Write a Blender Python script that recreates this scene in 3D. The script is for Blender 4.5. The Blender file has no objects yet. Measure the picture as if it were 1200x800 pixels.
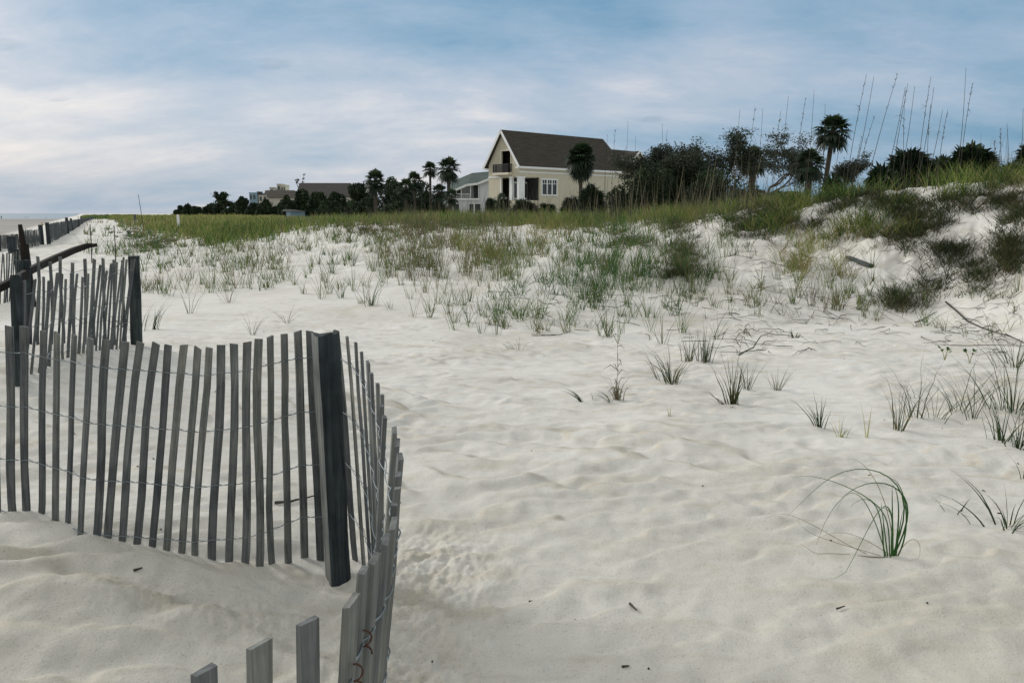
import bpy, bmesh, math, random
import numpy as np
from mathutils import Vector, Matrix

random.seed(7)
rng = np.random.default_rng(11)
PI = math.pi
SC = bpy.context.scene
COL = SC.collection

# ------------------------------------------------------------------ camera maths
F = 933.0
CAMH = 1.65
TH = math.atan(150 / F)
CT, ST = math.cos(TH), math.sin(TH)

def ray(u, v):
    a = (u - 600) / F
    b = (400 - v) / F
    return np.array([a, CT + b * ST, -ST + b * CT])

def at(u, v, Y):
    """world point seen at photo pixel (u, v), Y metres in front of the viewer"""
    d = ray(u, v)
    return np.array([0, 0, CAMH]) + d * (Y / d[1])

def at_z(u, v, z):
    d = ray(u, v)
    return np.array([0, 0, CAMH]) + d * ((z - CAMH) / d[2])

# ------------------------------------------------------------------ noise
_perm = np.random.default_rng(3).permutation(256)
_perm = np.concatenate([_perm, _perm])
_ga = np.random.default_rng(4).uniform(0, 2 * PI, 256)
_gx, _gy = np.cos(_ga), np.sin(_ga)

def perlin(x, y):
    xi = np.floor(x).astype(np.int64); yi = np.floor(y).astype(np.int64)
    xf = x - xi; yf = y - yi
    xi &= 255; yi &= 255
    u = xf * xf * xf * (xf * (xf * 6 - 15) + 10)
    v = yf * yf * yf * (yf * (yf * 6 - 15) + 10)
    def g(a, b, dx, dy):
        h = _perm[_perm[a & 255] + (b & 255)]
        return _gx[h] * dx + _gy[h] * dy
    n00 = g(xi, yi, xf, yf); n10 = g(xi + 1, yi, xf - 1, yf)
    n01 = g(xi, yi + 1, xf, yf - 1); n11 = g(xi + 1, yi + 1, xf - 1, yf - 1)
    return (n00 * (1 - u) + n10 * u) * (1 - v) + (n01 * (1 - u) + n11 * u) * v

def fbm(x, y, octv=4, gain=0.5):
    s = 0; a = 1.0
    for i in range(octv):
        s = s + a * perlin(x + 17.3 * i, y - 9.1 * i)
        x = x * 2.03; y = y * 2.03; a *= gain
    return s

def sst(a, b, x):
    t = np.clip((x - a) / (b - a), 0, 1)
    return t * t * (3 - 2 * t)

# ------------------------------------------------------------------ terrain
TU = [-2500, 0, 120, 200, 300, 400, 500, 600, 700, 800, 900, 1000, 1100, 1200, 1400, 2000, 3500]
TT = [12, 12, 12, 12, 12, 12, 11.8, 11.3, 11.3, 11.3, 11.6, 12.2, 12.0, 10.8, 8.5, 7, 6]
TC = [34, 40, 45, 45, 40, 32, 29, 27, 24, 22, 19, 17.6, 16.5, 15.8, 15, 14, 13]
TZ = [.2, .15, .35, .62, .92, 1.16, 1.26, 1.28, 1.32, 1.50, 1.76, 2.00, 2.22, 2.40, 2.5, 2.6, 2.6]

_fr = np.random.default_rng(21)
DENTS = []
for _ in range(260):
    yy = 2.3 + 10.5 * _fr.random() ** 1.3
    xx = _fr.normal(0.25, 0.9) * (0.5 + yy * 0.22) + 0.1
    DENTS.append((xx, yy, _fr.uniform(.07, .17), _fr.uniform(.05, .10), _fr.uniform(-PI, PI), _fr.uniform(.004, .014)))
for _ in range(45):
    DENTS.append((_fr.uniform(-2.6, -.6), _fr.uniform(1.4, 3.4), _fr.uniform(.08, .20), _fr.uniform(.04, .09), _fr.uniform(-.3, 1.0), _fr.uniform(.012, .030)))
for _ in range(60):
    DENTS.append((_fr.uniform(1.5, 7), _fr.uniform(3, 11), _fr.uniform(.07, .15), _fr.uniform(.05, .1), _fr.uniform(-PI, PI), _fr.uniform(.005, .013)))

def ripple(x, y):
    """phase (0..1) and strength of the two families of wind ripples"""
    n1 = fbm(x * .75, y * .75, 4); n2 = fbm(x * 1.1 + 40, y * 1.1, 4)
    p1 = ((y + .50 * n1) * .95 + (x + .4 * n2) * .26) / .43
    m1 = np.clip(.30 + 2.4 * fbm(x * .55 + 9, y * .9 + 2, 3), 0, 1.1)
    p2 = ((y + .30 * n2) * .93 - (x + .25 * n1) * .30 + .06 * fbm(x * 4, y * 4, 2)) / .25
    m2 = np.clip(.70 + 2.2 * fbm(x * .8 + 90, y * 1.3 + 7, 3), 0, 1.1)
    return p1 % 1, m1, p2 % 1, m2
def saw(p):
    """long windward slope, short steep lee, rounded"""
    return sst(0, .72, p) * (1 - sst(.74, 1.0, p))

def H(x, y, detail=True):
    x = np.asarray(x, float); y = np.asarray(y, float)
    r = np.hypot(x, y)
    ang = np.clip(np.arctan2(x, y), -1.2, 1.2)
    uu = 600 + F * np.tan(ang)
    Y = r * np.cos(ang)
    T = np.interp(uu, TU, TT); C = np.interp(uu, TU, TC); Z = np.interp(uu, TU, TZ)
    # uneven toe and crest
    wob = fbm(x * .16 + 5, y * .16, 3)
    s = np.clip((Y - T - 1.0 * wob) / (C - T), 0, 1)
    kk = sst(720, 1000, uu)
    prof = kk * s * (.55 + 1.35 * s - .9 * s * s) + (1 - kk) * s * (1.35 - .35 * s)
    prof = np.clip(prof, 0, 1.05)
    back = sst(1.0, 2.4, Y / C)
    zfar = np.interp(uu, [150, 400, 700, 1200], [.75, .95, 1.05, 1.5])
    z = Z * prof
    z = z * (1 - back) + zfar * back
    # beach, left of the fence line
    d = (-.535 * Y - x)
    drop = sst(-2, 14, d) * sst(26, 62, Y)
    z = z * (1 - drop) + drop * (-1.15 - 2.2 * sst(380, 700, Y))
    # drift against the near fence
    ax = np.interp(x, [-5, -3.5, -2.3, -2.05, -1.8, -1.55, -1.31, -1.04, -.85, -.6], [.26, .25, .228, .212, .185, .138, .085, .025, -.01, 0])
    front = .62 + .38 * sst(1.2, 3.2, y)
    rear = 1 - .72 * sst(3.58, 4.35, y)
    z = z + ax * front * rear * (1 - sst(6, 9, Y)) * (y > -3)
    # hump under the doubled fence
    z = z + .40 * np.exp(-((x + 4.35) / 1.5) ** 2 - ((y - 6.9) / 1.9) ** 2)
    z = z + .10 * np.exp(-((x + 2.0) / .9) ** 2 - ((y - 6.3) / 1.2) ** 2)
    # lumps
    near = 1 - sst(60, 140, Y)
    z = z + near * .05 * sst(3.5, 7, r) * fbm(x * .45, y * .45, 2)
    dune = sst(.05, .35, s) * (1 - back)
    z = z + dune * (.15 * fbm(x * .55 + 3, y * .55, 3) + .0 * x) * (1 + .25 * kk)
    hummock = sst(25, 45, Y) * near
    z = z + hummock * .18 * fbm(x * .12, y * .12, 2)
    far = sst(90, 200, Y) * (1 - drop)
    z = z + far * .6 * fbm(x * .012, y * .012, 2)
    if not detail:
        return z
    # wind ripples
    lane = (1 - sst(.12, .5, s))
    nearr = 1 - sst(10, 17, r)
    p1, m1, p2, m2 = ripple(x, y)
    z = z + (.036 * saw(p1) * m1 + .024 * saw(p2) * m2) * lane * nearr
    z = z + .016 * fbm(x * 1.7, y * 1.7, 3) * lane * nearr
    z = z + .005 * fbm(x * 8, y * 8, 2) * (1 - sst(5, 10, r))
    # scuffed sand, along the right-hand foot of the fence
    scuff = np.exp(-((x + .42) / .30) ** 2) * (1 - sst(3.4, 4.4, y)) * (y > 0)
    z = z + scuff * (.022 * fbm(x * 22, y * 22, 3) + .020 * fbm(x * 9, y * 9, 2))
    scuff2 = np.exp(-((x + 1.15) / .5) ** 2 - ((y - 3.0) / .16) ** 2)
    z = z + scuff2 * .012 * fbm(x * 26, y * 26, 3)
    # dune face: roots, slips
    z = z + dune * near * ((.05 + .06 * kk) * fbm(x * 2.0, y * 2.0, 3) + (.02 + .025 * kk) * fbm(x * 5.5, y * 5.5, 3))
    return z

def buff_mask(x, y):
    """darker buff mask: lee side of the ripples, in broken bands, and scuffed sand"""
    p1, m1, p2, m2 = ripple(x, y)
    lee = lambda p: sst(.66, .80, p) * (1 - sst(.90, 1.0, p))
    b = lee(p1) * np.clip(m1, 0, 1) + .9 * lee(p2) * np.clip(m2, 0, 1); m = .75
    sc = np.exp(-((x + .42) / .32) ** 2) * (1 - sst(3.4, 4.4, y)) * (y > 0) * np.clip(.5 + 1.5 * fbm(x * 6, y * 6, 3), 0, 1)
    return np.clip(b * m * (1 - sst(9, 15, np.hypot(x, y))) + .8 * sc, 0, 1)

def dents(X, Yv, Z):
    fx = X.ravel(); fy = Yv.ravel(); fz = Z.ravel()
    sel = np.where((np.hypot(fx, fy) < 15) & (fy > 0))[0]
    sx = fx[sel]; sy = fy[sel]; add = np.zeros(len(sel))
    for (cx, cy, ra, rb, a, dep) in DENTS:
        m = np.where((np.abs(sx - cx) < ra * 3) & (np.abs(sy - cy) < ra * 3))[0]
        if len(m) == 0: continue
        dx = sx[m] - cx; dy = sy[m] - cy
        p = (dx * math.cos(a) + dy * math.sin(a)) / ra; q = (-dx * math.sin(a) + dy * math.cos(a)) / rb
        rr = p * p + q * q
        add[m] += -dep * np.exp(-rr * 1.4) + dep * .22 * np.exp(-(np.sqrt(rr) - 1.4) ** 2 * 4)
    fz[sel] += add
    return fz.reshape(Z.shape)

def ground(u, v, lo=1.0, hi=400.0):
    """points on the terrain seen at photo pixels u, v (arrays)"""
    u = np.atleast_1d(np.asarray(u, float)); v = np.atleast_1d(np.asarray(v, float))
    a = (u - 600) / F; b = (400 - v) / F
    dy = CT + b * ST; dz = -ST + b * CT
    kx = a / dy; kz = dz / dy
    Ys = np.geomspace(lo, hi, 420)
    hit = np.full(len(u), np.nan)
    XX = kx[:, None] * Ys[None]; ZZ = CAMH + kz[:, None] * Ys[None]
    hh = H(XX, np.broadcast_to(Ys[None], XX.shape), False)
    below = ZZ <= hh
    idx = np.argmax(below, axis=1)
    ok = below.any(axis=1) & (idx > 0)
    i = idx[ok]
    y0 = Ys[i - 1]; y1 = Ys[i]
    r_ = np.arange(len(u))[ok]
    g0 = ZZ[r_, i - 1] - hh[r_, i - 1]; g1 = ZZ[r_, i] - hh[r_, i]
    hit[ok] = y0 + (y1 - y0) * g0 / (g0 - g1)
    P = np.stack([kx * hit, hit, CAMH + kz * hit], 1)
    return P, ok

def zt(x, y):
    return float(H(np.array([x]), np.array([y]), True)[0])

# ------------------------------------------------------------------ scene helpers
def tag(o, label=None, cat=None, group=None, kind=None):
    if label: o['label'] = label
    if cat: o['category'] = cat
    if group: o['group'] = group
    if kind: o['kind'] = kind
    return o

def empty(name, loc, label, cat, group=None):
    o = bpy.data.objects.new(name, None); COL.objects.link(o)
    o.location = Vector([float(c) for c in loc]); o.empty_display_size = .2
    return tag(o, label, cat, group)

def link(name, me, mat, parent=None):
    o = bpy.data.objects.new(name, me); COL.objects.link(o)
    if mat: me.materials.append(mat)
    if parent:
        o.parent = parent
        o.location = -Vector(parent.location)   # meshes are written in world coordinates
    return o

def raw_mesh(name, V, Q, tint=None, smooth=False):
    V = np.ascontiguousarray(V, np.float32); Q = np.ascontiguousarray(Q, np.int32)
    k = Q.shape[1]
    me = bpy.data.meshes.new(name)
    me.vertices.add(len(V)); me.vertices.foreach_set('co', V.ravel())
    me.loops.add(Q.size); me.loops.foreach_set('vertex_index', Q.ravel())
    me.polygons.add(len(Q))
    me.polygons.foreach_set('loop_start', np.arange(0, Q.size, k, dtype=np.int32))
    try:
        me.polygons.foreach_set('loop_total', np.full(len(Q), k, np.int32))
    except Exception:
        pass
    me.polygons.foreach_set('use_smooth', np.full(len(Q), smooth))
    if tint is not None:
        a = me.attributes.new('tint', 'FLOAT', 'POINT')
        a.data.foreach_set('value', np.ascontiguousarray(tint, np.float32))
    me.update(calc_edges=True)
    return me

class MB:
    """collects quads/tris with python lists; every vertex may carry a tint"""
    def __init__(s): s.v = []; s.f = []; s.t = []
    def add(s, vs, fs, t=.5):
        b = len(s.v); s.v += [tuple(map(float, p)) for p in vs]; s.f += [tuple(i + b for i in f) for f in fs]
        s.t += [t] * len(vs)
    def box(s, c, ax, t=.5):
        """c centre, ax = three half-vectors"""
        c = np.array(c, float); a, b, d = [np.array(k, float) for k in ax]
        if np.dot(np.cross(a, b), d) < 0: a = -a
        vs = [c + i * a + j * b + k * d for k in (-1, 1) for j in (-1, 1) for i in (-1, 1)]
        s.add(vs, [(0, 2, 3, 1), (4, 5, 7, 6), (0, 1, 5, 4), (2, 6, 7, 3), (0, 4, 6, 2), (1, 3, 7, 5)], t)
    def prism(s, poly, ext, t=.5):
        """poly: list of 3-D points, extruded by vector ext"""
        n = len(poly); p = [np.array(q, float) for q in poly]; e = np.array(ext, float)
        nn = np.cross(p[1] - p[0], p[2] - p[0])
        if np.dot(nn, e) > 0: p = p[::-1]
        vs = p + [q + e for q in p]
        fs = [tuple(range(n)), tuple(range(2 * n - 1, n - 1, -1))]
        for i in range(n):
            j = (i + 1) % n
            fs.append((i, i + n, j + n, j)[::-1] if False else (j, i, i + n, j + n))
        s.add(vs, fs, t)
    def tube(s, pts, rad, n=6, t=.5, cap=True):
        pts = [np.array(p, float) for p in pts]
        if not hasattr(rad, '__len__'): rad = [rad] * len(pts)
        rings = []; b0 = len(s.v)
        ref = np.array([.3, .2, 1.0])
        for i, p in enumerate(pts):
            d = pts[min(i + 1, len(pts) - 1)] - pts[max(i - 1, 0)]
            d = d / (np.linalg.norm(d) + 1e-9)
            rf = ref if abs(np.dot(ref, d)) < .98 * np.linalg.norm(ref) else np.array([1., 0, 0])
            a = np.cross(d, rf); a /= np.linalg.norm(a); b = np.cross(d, a)
            for k in range(n):
                an = 2 * PI * k / n
                s.v.append(tuple(p + rad[i] * (math.cos(an) * a + math.sin(an) * b))); s.t.append(t)
        for i in range(len(pts) - 1):
            for k in range(n):
                k2 = (k + 1) % n
                s.f.append((b0 + i * n + k, b0 + i * n + k2, b0 + (i + 1) * n + k2, b0 + (i + 1) * n + k))
        if cap:
            s.f.append(tuple(b0 + k for k in range(n))[::-1]); s.f.append(tuple(b0 + (len(pts) - 1) * n + k for k in range(n)))
    def mesh(s, name, smooth=False):
        me = bpy.data.meshes.new(name); me.from_pydata(s.v, [], s.f)
        a = me.attributes.new('tint', 'FLOAT', 'POINT'); a.data.foreach_set('value', s.t)
        if smooth: me.polygons.foreach_set('use_smooth', [True] * len(me.polygons))
        me.update(); return me
    def build(s, name, mat, parent=None, smooth=False):
        return link(name, s.mesh(name, smooth), mat, parent)

# ------------------------------------------------------------------ materials
def newmat(name):
    m = bpy.data.materials.new(name); m.use_nodes = True
    nt = m.node_tree; b = nt.nodes['Principled BSDF']
    return m, nt, b
def N(nt, t, **kw):
    n = nt.nodes.new(t)
    for k, v in kw.items(): setattr(n, k, v)
    return n
def ramp(nt, stops, interp='LINEAR'):
    r = N(nt, 'ShaderNodeValToRGB'); e = r.color_ramp.elements; r.color_ramp.interpolation = interp
    while len(e) < len(stops): e.new(.5)
    for i, (p, c) in enumerate(stops):
        e[i].position = p; e[i].color = (*c, 1) if len(c) == 3 else c
    return r
def noise(nt, scale, detail=4, rough=.5, vec=None, dist=0):
    n = N(nt, 'ShaderNodeTexNoise'); n.inputs['Scale'].default_value = scale
    n.inputs['Detail'].default_value = detail; n.inputs['Roughness'].default_value = rough
    n.inputs['Distortion'].default_value = dist
    if vec is not None: nt.links.new(vec, n.inputs['Vector'])
    return n
def mixc(nt, fac, a, b, mode='MIX'):
    m = N(nt, 'ShaderNodeMix', data_type='RGBA', blend_type=mode)
    for sock, val in ((m.inputs[0], fac), (m.inputs[6], a), (m.inputs[7], b)):
        if hasattr(val, 'links') or hasattr(val, 'is_linked'): nt.links.new(val, sock)
        elif isinstance(val, (int, float)): sock.default_value = val
        else: sock.default_value = (*val, 1)
    return m.outputs[2]

def veg(name, stops, rough=.75, trans=.25):
    m, nt, b = newmat(name)
    at_ = N(nt, 'ShaderNodeAttribute', attribute_name='tint')
    r = ramp(nt, stops); nt.links.new(at_.outputs['Fac'], r.inputs[0])
    tc = N(nt, 'ShaderNodeTexCoord')
    n = noise(nt, 1.3, 3, .5, tc.outputs['Object'])
    rr = ramp(nt, [(.35, (.75, .75, .75)), (.65, (1.2, 1.2, 1.2))]); nt.links.new(n.outputs['Fac'], rr.inputs[0])
    c = mixc(nt, 1.0, r.outputs[0], rr.outputs[0], 'MULTIPLY')
    nt.links.new(c, b.inputs['Base Color']); b.inputs['Roughness'].default_value = rough
    b.inputs['Specular IOR Level'].default_value = .25
    tr = N(nt, 'ShaderNodeBsdfTranslucent'); nt.links.new(c, tr.inputs['Color'])
    mx = N(nt, 'ShaderNodeMixShader'); mx.inputs[0].default_value = trans
    nt.links.new(b.outputs[0], mx.inputs[1]); nt.links.new(tr.outputs[0], mx.inputs[2])
    nt.links.new(mx.outputs[0], nt.nodes['Material Output'].inputs['Surface'])
    return m

def plain(name, col, rough=.7, var=.12, scale=3.0, spec=.3, bump=0):
    m, nt, b = newmat(name)
    tc = N(nt, 'ShaderNodeTexCoord'); n = noise(nt, scale, 5, .6, tc.outputs['Object'])
    lo = tuple(c * (1 - var) for c in col); hi = tuple(min(1, c * (1 + var)) for c in col)
    r = ramp(nt, [(.3, lo), (.7, hi)]); nt.links.new(n.outputs['Fac'], r.inputs[0])
    nt.links.new(r.outputs[0], b.inputs['Base Color']); b.inputs['Roughness'].default_value = rough
    b.inputs['Specular IOR Level'].default_value = spec
    if bump:
        bp = N(nt, 'ShaderNodeBump'); bp.inputs['Strength'].default_value = bump; bp.inputs['Distance'].default_value = .02
        nt.links.new(n.outputs['Fac'], bp.inputs['Height']); nt.links.new(bp.outputs[0], b.inputs['Normal'])
    return m

def wood(name, dark, light, rough=.85, gscale=60, per_obj=.35):
    """weathered timber: grain along local z, tone differs by object, knots and stains"""
    m, nt, b = newmat(name)
    tc = N(nt, 'ShaderNodeTexCoord')
    mp = N(nt, 'ShaderNodeMapping'); mp.inputs['Scale'].default_value = (gscale, gscale, gscale * .045)
    nt.links.new(tc.outputs['Object'], mp.inputs['Vector'])
    n = noise(nt, 1.0, 6, .65, mp.outputs[0], .6)
    r = ramp(nt, [(.28, dark), (.5, tuple((a + c) / 2 for a, c in zip(dark, light))), (.72, light)])
    nt.links.new(n.outputs['Fac'], r.inputs[0])
    n2 = noise(nt, 3.5, 5, .6, tc.outputs['Object'])
    r2 = ramp(nt, [(.30, (.38, .40, .42)), (.46, (.85, .86, .87)), (.62, (1.2, 1.16, 1.1))]); nt.links.new(n2.outputs['Fac'], r2.inputs[0])
    c = mixc(nt, 1.0, r.outputs[0], r2.outputs[0], 'MULTIPLY')
    at_ = N(nt, 'ShaderNodeAttribute', attribute_name='tint')
    r3 = ramp(nt, [(0, (1 - per_obj, 1 - per_obj, 1 - per_obj * .9)), (.5, (1, 1, 1)), (.8, (1 + per_obj * .6, 1 + per_obj * .5, 1 + per_obj * .3)), (1, (1 + per_obj * 1.5, 1 + per_obj * 1.2, 1 + per_obj * .9))]); nt.links.new(at_.outputs['Fac'], r3.inputs[0])
    c = mixc(nt, 1.0, c, r3.outputs[0], 'MULTIPLY')
    nt.links.new(c, b.inputs['Base Color']); b.inputs['Roughness'].default_value = rough
    b.inputs['Specular IOR Level'].default_value = .2
    bp = N(nt, 'ShaderNodeBump'); bp.inputs['Strength'].default_value = .5; bp.inputs['Distance'].default_value = .002
    nt.links.new(n.outputs['Fac'], bp.inputs['Height']); nt.links.new(bp.outputs[0], b.inputs['Normal'])
    return m

def sand_mat():
    m, nt, b = newmat('pale_sand')
    tc = N(nt, 'ShaderNodeTexCoord'); g = tc.outputs['Object']
    n1 = noise(nt, .55, 5, .55, g, .3)
    r1 = ramp(nt, [(.30, (.60, .58, .53)), (.48, (.67, .66, .62)), (.70, (.71, .705, .675))])
    nt.links.new(n1.outputs['Fac'], r1.inputs[0])
    # buff streaks where coarser sand lies between ripples
    mp = N(nt, 'ShaderNodeMapping'); mp.inputs['Scale'].default_value = (1.0, 3.2, 1); mp.inputs['Rotation'].default_value = (0, 0, .32)
    nt.links.new(g, mp.inputs['Vector'])
    n2 = noise(nt, 1.9, 5, .6, mp.outputs[0], 1.2)
    r2 = ramp(nt, [(.50, (0, 0, 0)), (.68, (1, 1, 1))]); nt.links.new(n2.outputs['Fac'], r2.inputs[0])
    c = mixc(nt, r2.outputs[0], r1.outputs[0], (.47, .41, .315))
    f = N(nt, 'ShaderNodeMath', operation='MULTIPLY'); nt.links.new(r2.outputs[0], f.inputs[0]); f.inputs[1].default_value = .45
    c = mixc(nt, f.outputs[0], r1.outputs[0], (.47, .41, .315))
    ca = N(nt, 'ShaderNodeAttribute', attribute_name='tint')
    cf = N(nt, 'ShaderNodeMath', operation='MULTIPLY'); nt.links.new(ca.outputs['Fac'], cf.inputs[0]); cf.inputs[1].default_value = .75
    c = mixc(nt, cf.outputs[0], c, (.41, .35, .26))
    # more buff sand up close, with the vignette's darker foreground put into the colour
    gq = N(nt, 'ShaderNodeSeparateXYZ'); nt.links.new(g, gq.inputs[0])
    nw = noise(nt, .5, 3, .5, g)
    aw = N(nt, 'ShaderNodeMath', operation='MULTIPLY_ADD'); nt.links.new(nw.outputs['Fac'], aw.inputs[0]); aw.inputs[1].default_value = 3.0; nt.links.new(gq.outputs['Y'], aw.inputs[2])
    mw = N(nt, 'ShaderNodeMapRange'); mw.inputs['From Min'].default_value = 3.2; mw.inputs['From Max'].default_value = 8.5; mw.inputs['To Min'].default_value = .70; mw.inputs['To Max'].default_value = 0
    nt.links.new(aw.outputs[0], mw.inputs['Value'])
    c = mixc(nt, mw.outputs[0], c, (.46, .44, .375))
    # grains
    n3 = noise(nt, 420, 2, .6, g)
    r3 = ramp(nt, [(.25, (.62, .60, .56)), (.45, (.97, .97, .97)), (.7, (1.08, 1.08, 1.07))]); nt.links.new(n3.outputs['Fac'], r3.inputs[0])
    c = mixc(nt, .8, c, r3.outputs[0], 'MULTIPLY')
    n4 = noise(nt, 95, 3, .7, g)
    r4 = ramp(nt, [(.30, (.58, .55, .50)), (.42, (1, 1, 1))]); nt.links.new(n4.outputs['Fac'], r4.inputs[0])
    c = mixc(nt, .7, c, r4.outputs[0], 'MULTIPLY')
    nt.links.new(c, b.inputs['Base Color']); b.inputs['Roughness'].default_value = .95
    b.inputs['Specular IOR Level'].default_value = .15
    gp = N(nt, 'ShaderNodeNewGeometry'); sp = N(nt, 'ShaderNodeSeparateXYZ'); nt.links.new(gp.outputs['Position'], sp.inputs[0])
    mr = N(nt, 'ShaderNodeMapRange'); mr.inputs['From Min'].default_value = -.1; mr.inputs['From Max'].default_value = -.9; nt.links.new(sp.outputs['Z'], mr.inputs['Value'])
    mpb = N(nt, 'ShaderNodeMapping'); mpb.inputs['Scale'].default_value = (.012, .05, 1); nt.links.new(g, mpb.inputs['Vector'])
    nb_ = noise(nt, 1.0, 4, .6, mpb.outputs[0]); rb = ramp(nt, [(.35, (.22, .21, .195)), (.65, (.36, .345, .32))]); nt.links.new(nb_.outputs['Fac'], rb.inputs[0])
    c = mixc(nt, mr.outputs[0], c, rb.outputs[0])   # damp tidal sand low on the beach
    nt.links.new(c, b.inputs['Base Color'])
    # surface relief
    a = N(nt, 'ShaderNodeMath', operation='ADD')
    m1 = N(nt, 'ShaderNodeMath', operation='MULTIPLY'); nt.links.new(n4.outputs['Fac'], m1.inputs[0]); m1.inputs[1].default_value = .5
    nt.links.new(m1.outputs[0], a.inputs[0])
    n5 = noise(nt, 14, 4, .6, g)
    m2 = N(nt, 'ShaderNodeMath', operation='MULTIPLY'); nt.links.new(n5.outputs['Fac'], m2.inputs[0]); m2.inputs[1].default_value = 1.0
    nt.links.new(m2.outputs[0], a.inputs[1])
    bp = N(nt, 'ShaderNodeBump'); bp.inputs['Strength'].default_value = .45; bp.inputs['Distance'].default_value = .012
    nt.links.new(a.outputs[0], bp.inputs['Height']); nt.links.new(bp.outputs[0], b.inputs['Normal'])
    return m

def sea_mat():
    m, nt, b = newmat('sea_water')
    b.inputs['Base Color'].default_value = (.10, .17, .20, 1); b.inputs['Roughness'].default_value = .28
    tc = N(nt, 'ShaderNodeTexCoord'); mp = N(nt, 'ShaderNodeMapping'); mp.inputs['Scale'].default_value = (.02, .12, 1)
    nt.links.new(tc.outputs['Object'], mp.inputs['Vector'])
    n = noise(nt, 1.0, 5, .6, mp.outputs[0])
    r = ramp(nt, [(.50, (.10, .18, .22)), (.68, (.45, .5, .52))]); nt.links.new(n.outputs['Fac'], r.inputs[0])
    nt.links.new(r.outputs[0], b.inputs['Base Color'])
    bp = N(nt, 'ShaderNodeBump'); bp.inputs['Strength'].default_value = .4; bp.inputs['Distance'].default_value = 1.0
    nt.links.new(n.outputs['Fac'], bp.inputs['Height']); nt.links.new(bp.outputs[0], b.inputs['Normal'])
    return m

M = {}
M['sand'] = sand_mat(); M['sea'] = sea_mat()
M['picket'] = wood('weathered_picket_wood', (.040, .047, .050), (.23, .245, .245), gscale=62)
M['far_picket'] = wood('far_picket_wood', (.05, .06, .062), (.13, .145, .15), gscale=20)
M['post'] = wood('dark_post_wood', (.006, .009, .011), (.060, .076, .084), gscale=42, per_obj=.2)
M['post_lit_face'] = wood('lit_post_wood', (.09, .10, .10), (.28, .29, .285), gscale=45, per_obj=.1)  # paler copy of the post wood: light on the left face put into colour
M['beam'] = wood('dark_driftwood', (.008, .007, .006), (.028, .022, .018), gscale=14)
M['stick'] = wood('grey_stick', (.035, .033, .03), (.09, .085, .075), gscale=20)
M['wire'] = plain('galvanised_wire', (.20, .24, .26), .45, .25, 40, .5)
M['rust'] = plain('rusty_wire', (.085, .040, .026), .8, .3, 80)
M['white'] = plain('white_paint', (.66, .68, .67), .55, .06)
M['cream'] = plain('cream_siding', (.50, .47, .36), .7, .05, 2)
def add_siding(m):
    nt = m.node_tree; b = nt.nodes['Principled BSDF']; tc = N(nt, 'ShaderNodeTexCoord')
    w = N(nt, 'ShaderNodeTexWave', wave_type='BANDS', bands_direction='Z', wave_profile='SAW'); w.inputs['Scale'].default_value = 1.5
    nt.links.new(tc.outputs['Object'], w.inputs['Vector'])
    bp = N(nt, 'ShaderNodeBump'); bp.inputs['Strength'].default_value = .6; bp.inputs['Distance'].default_value = .03
    nt.links.new(w.outputs['Fac'], bp.inputs['Height']); nt.links.new(bp.outputs[0], b.inputs['Normal'])
add_siding(M['cream'])
M['cream_pale'] = plain('pale_cream_siding', (.60, .57, .46), .7, .05, 2)
M['greywall'] = plain('pale_grey_siding', (.52, .55, .56), .7, .05, 2)
M['bluewall'] = plain('blue_grey_wall', (.20, .30, .36), .7, .08, 1)
M['beige'] = plain('beige_masonry', (.46, .44, .38), .8, .10, 1)
M['glass'] = plain('window_glass', (.02, .03, .035), .12, .2, 1, .6)
M['dark'] = plain('shaded_interior', (.03, .032, .03), .8, .3, 2)  # shade of the porch recesses put into the colour of their back walls
M['rail'] = plain('black_railing', (.02, .022, .025), .5, .1)
M['furn'] = plain('dark_furniture', (.06, .03, .02), .6, .2)
M['bark'] = plain('grey_bark', (.075, .065, .055), .95, .3, 6, .1, .6)
M['palmbark'] = plain('palm_bark', (.06, .052, .042), .95, .35, 9, .1, .7)
M['person_dark'] = plain('dark_clothing', (.03, .035, .045), .9, .2)

def roof_mat(name, c1, c2):
    m, nt, b = newmat(name)
    tc = N(nt, 'ShaderNodeTexCoord')
    mp = N(nt, 'ShaderNodeMapping'); mp.inputs['Scale'].default_value = (.6, .6, 6)
    nt.links.new(tc.outputs['Object'], mp.inputs['Vector'])
    n = noise(nt, 1.4, 5, .7, mp.outputs[0]); r = ramp(nt, [(.3, c1), (.7, c2)]); nt.links.new(n.outputs['Fac'], r.inputs[0])
    nt.links.new(r.outputs[0], b.inputs['Base Color']); b.inputs['Roughness'].default_value = .9
    b.inputs['Specular IOR Level'].default_value = .15
    w = N(nt, 'ShaderNodeTexWave', wave_type='BANDS', bands_direction='Z'); w.inputs['Scale'].default_value = 1.6; w.inputs['Distortion'].default_value = .6
    nt.links.new(tc.outputs['Object'], w.inputs['Vector'])
    bp = N(nt, 'ShaderNodeBump'); bp.inputs['Strength'].default_value = .5; bp.inputs['Distance'].default_value = .05
    nt.links.new(w.outputs['Fac'], bp.inputs['Height']); nt.links.new(bp.outputs[0], b.inputs['Normal'])
    return m
M['roof_brown'] = roof_mat('brown_shingles', (.040, .036, .029), (.078, .070, .057))
M['roof_green'] = roof_mat('grey_green_shingles', (.055, .075, .070), (.095, .120, .112))
M['roof_grey'] = roof_mat('grey_shingles', (.05, .048, .045), (.085, .08, .075))

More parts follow.
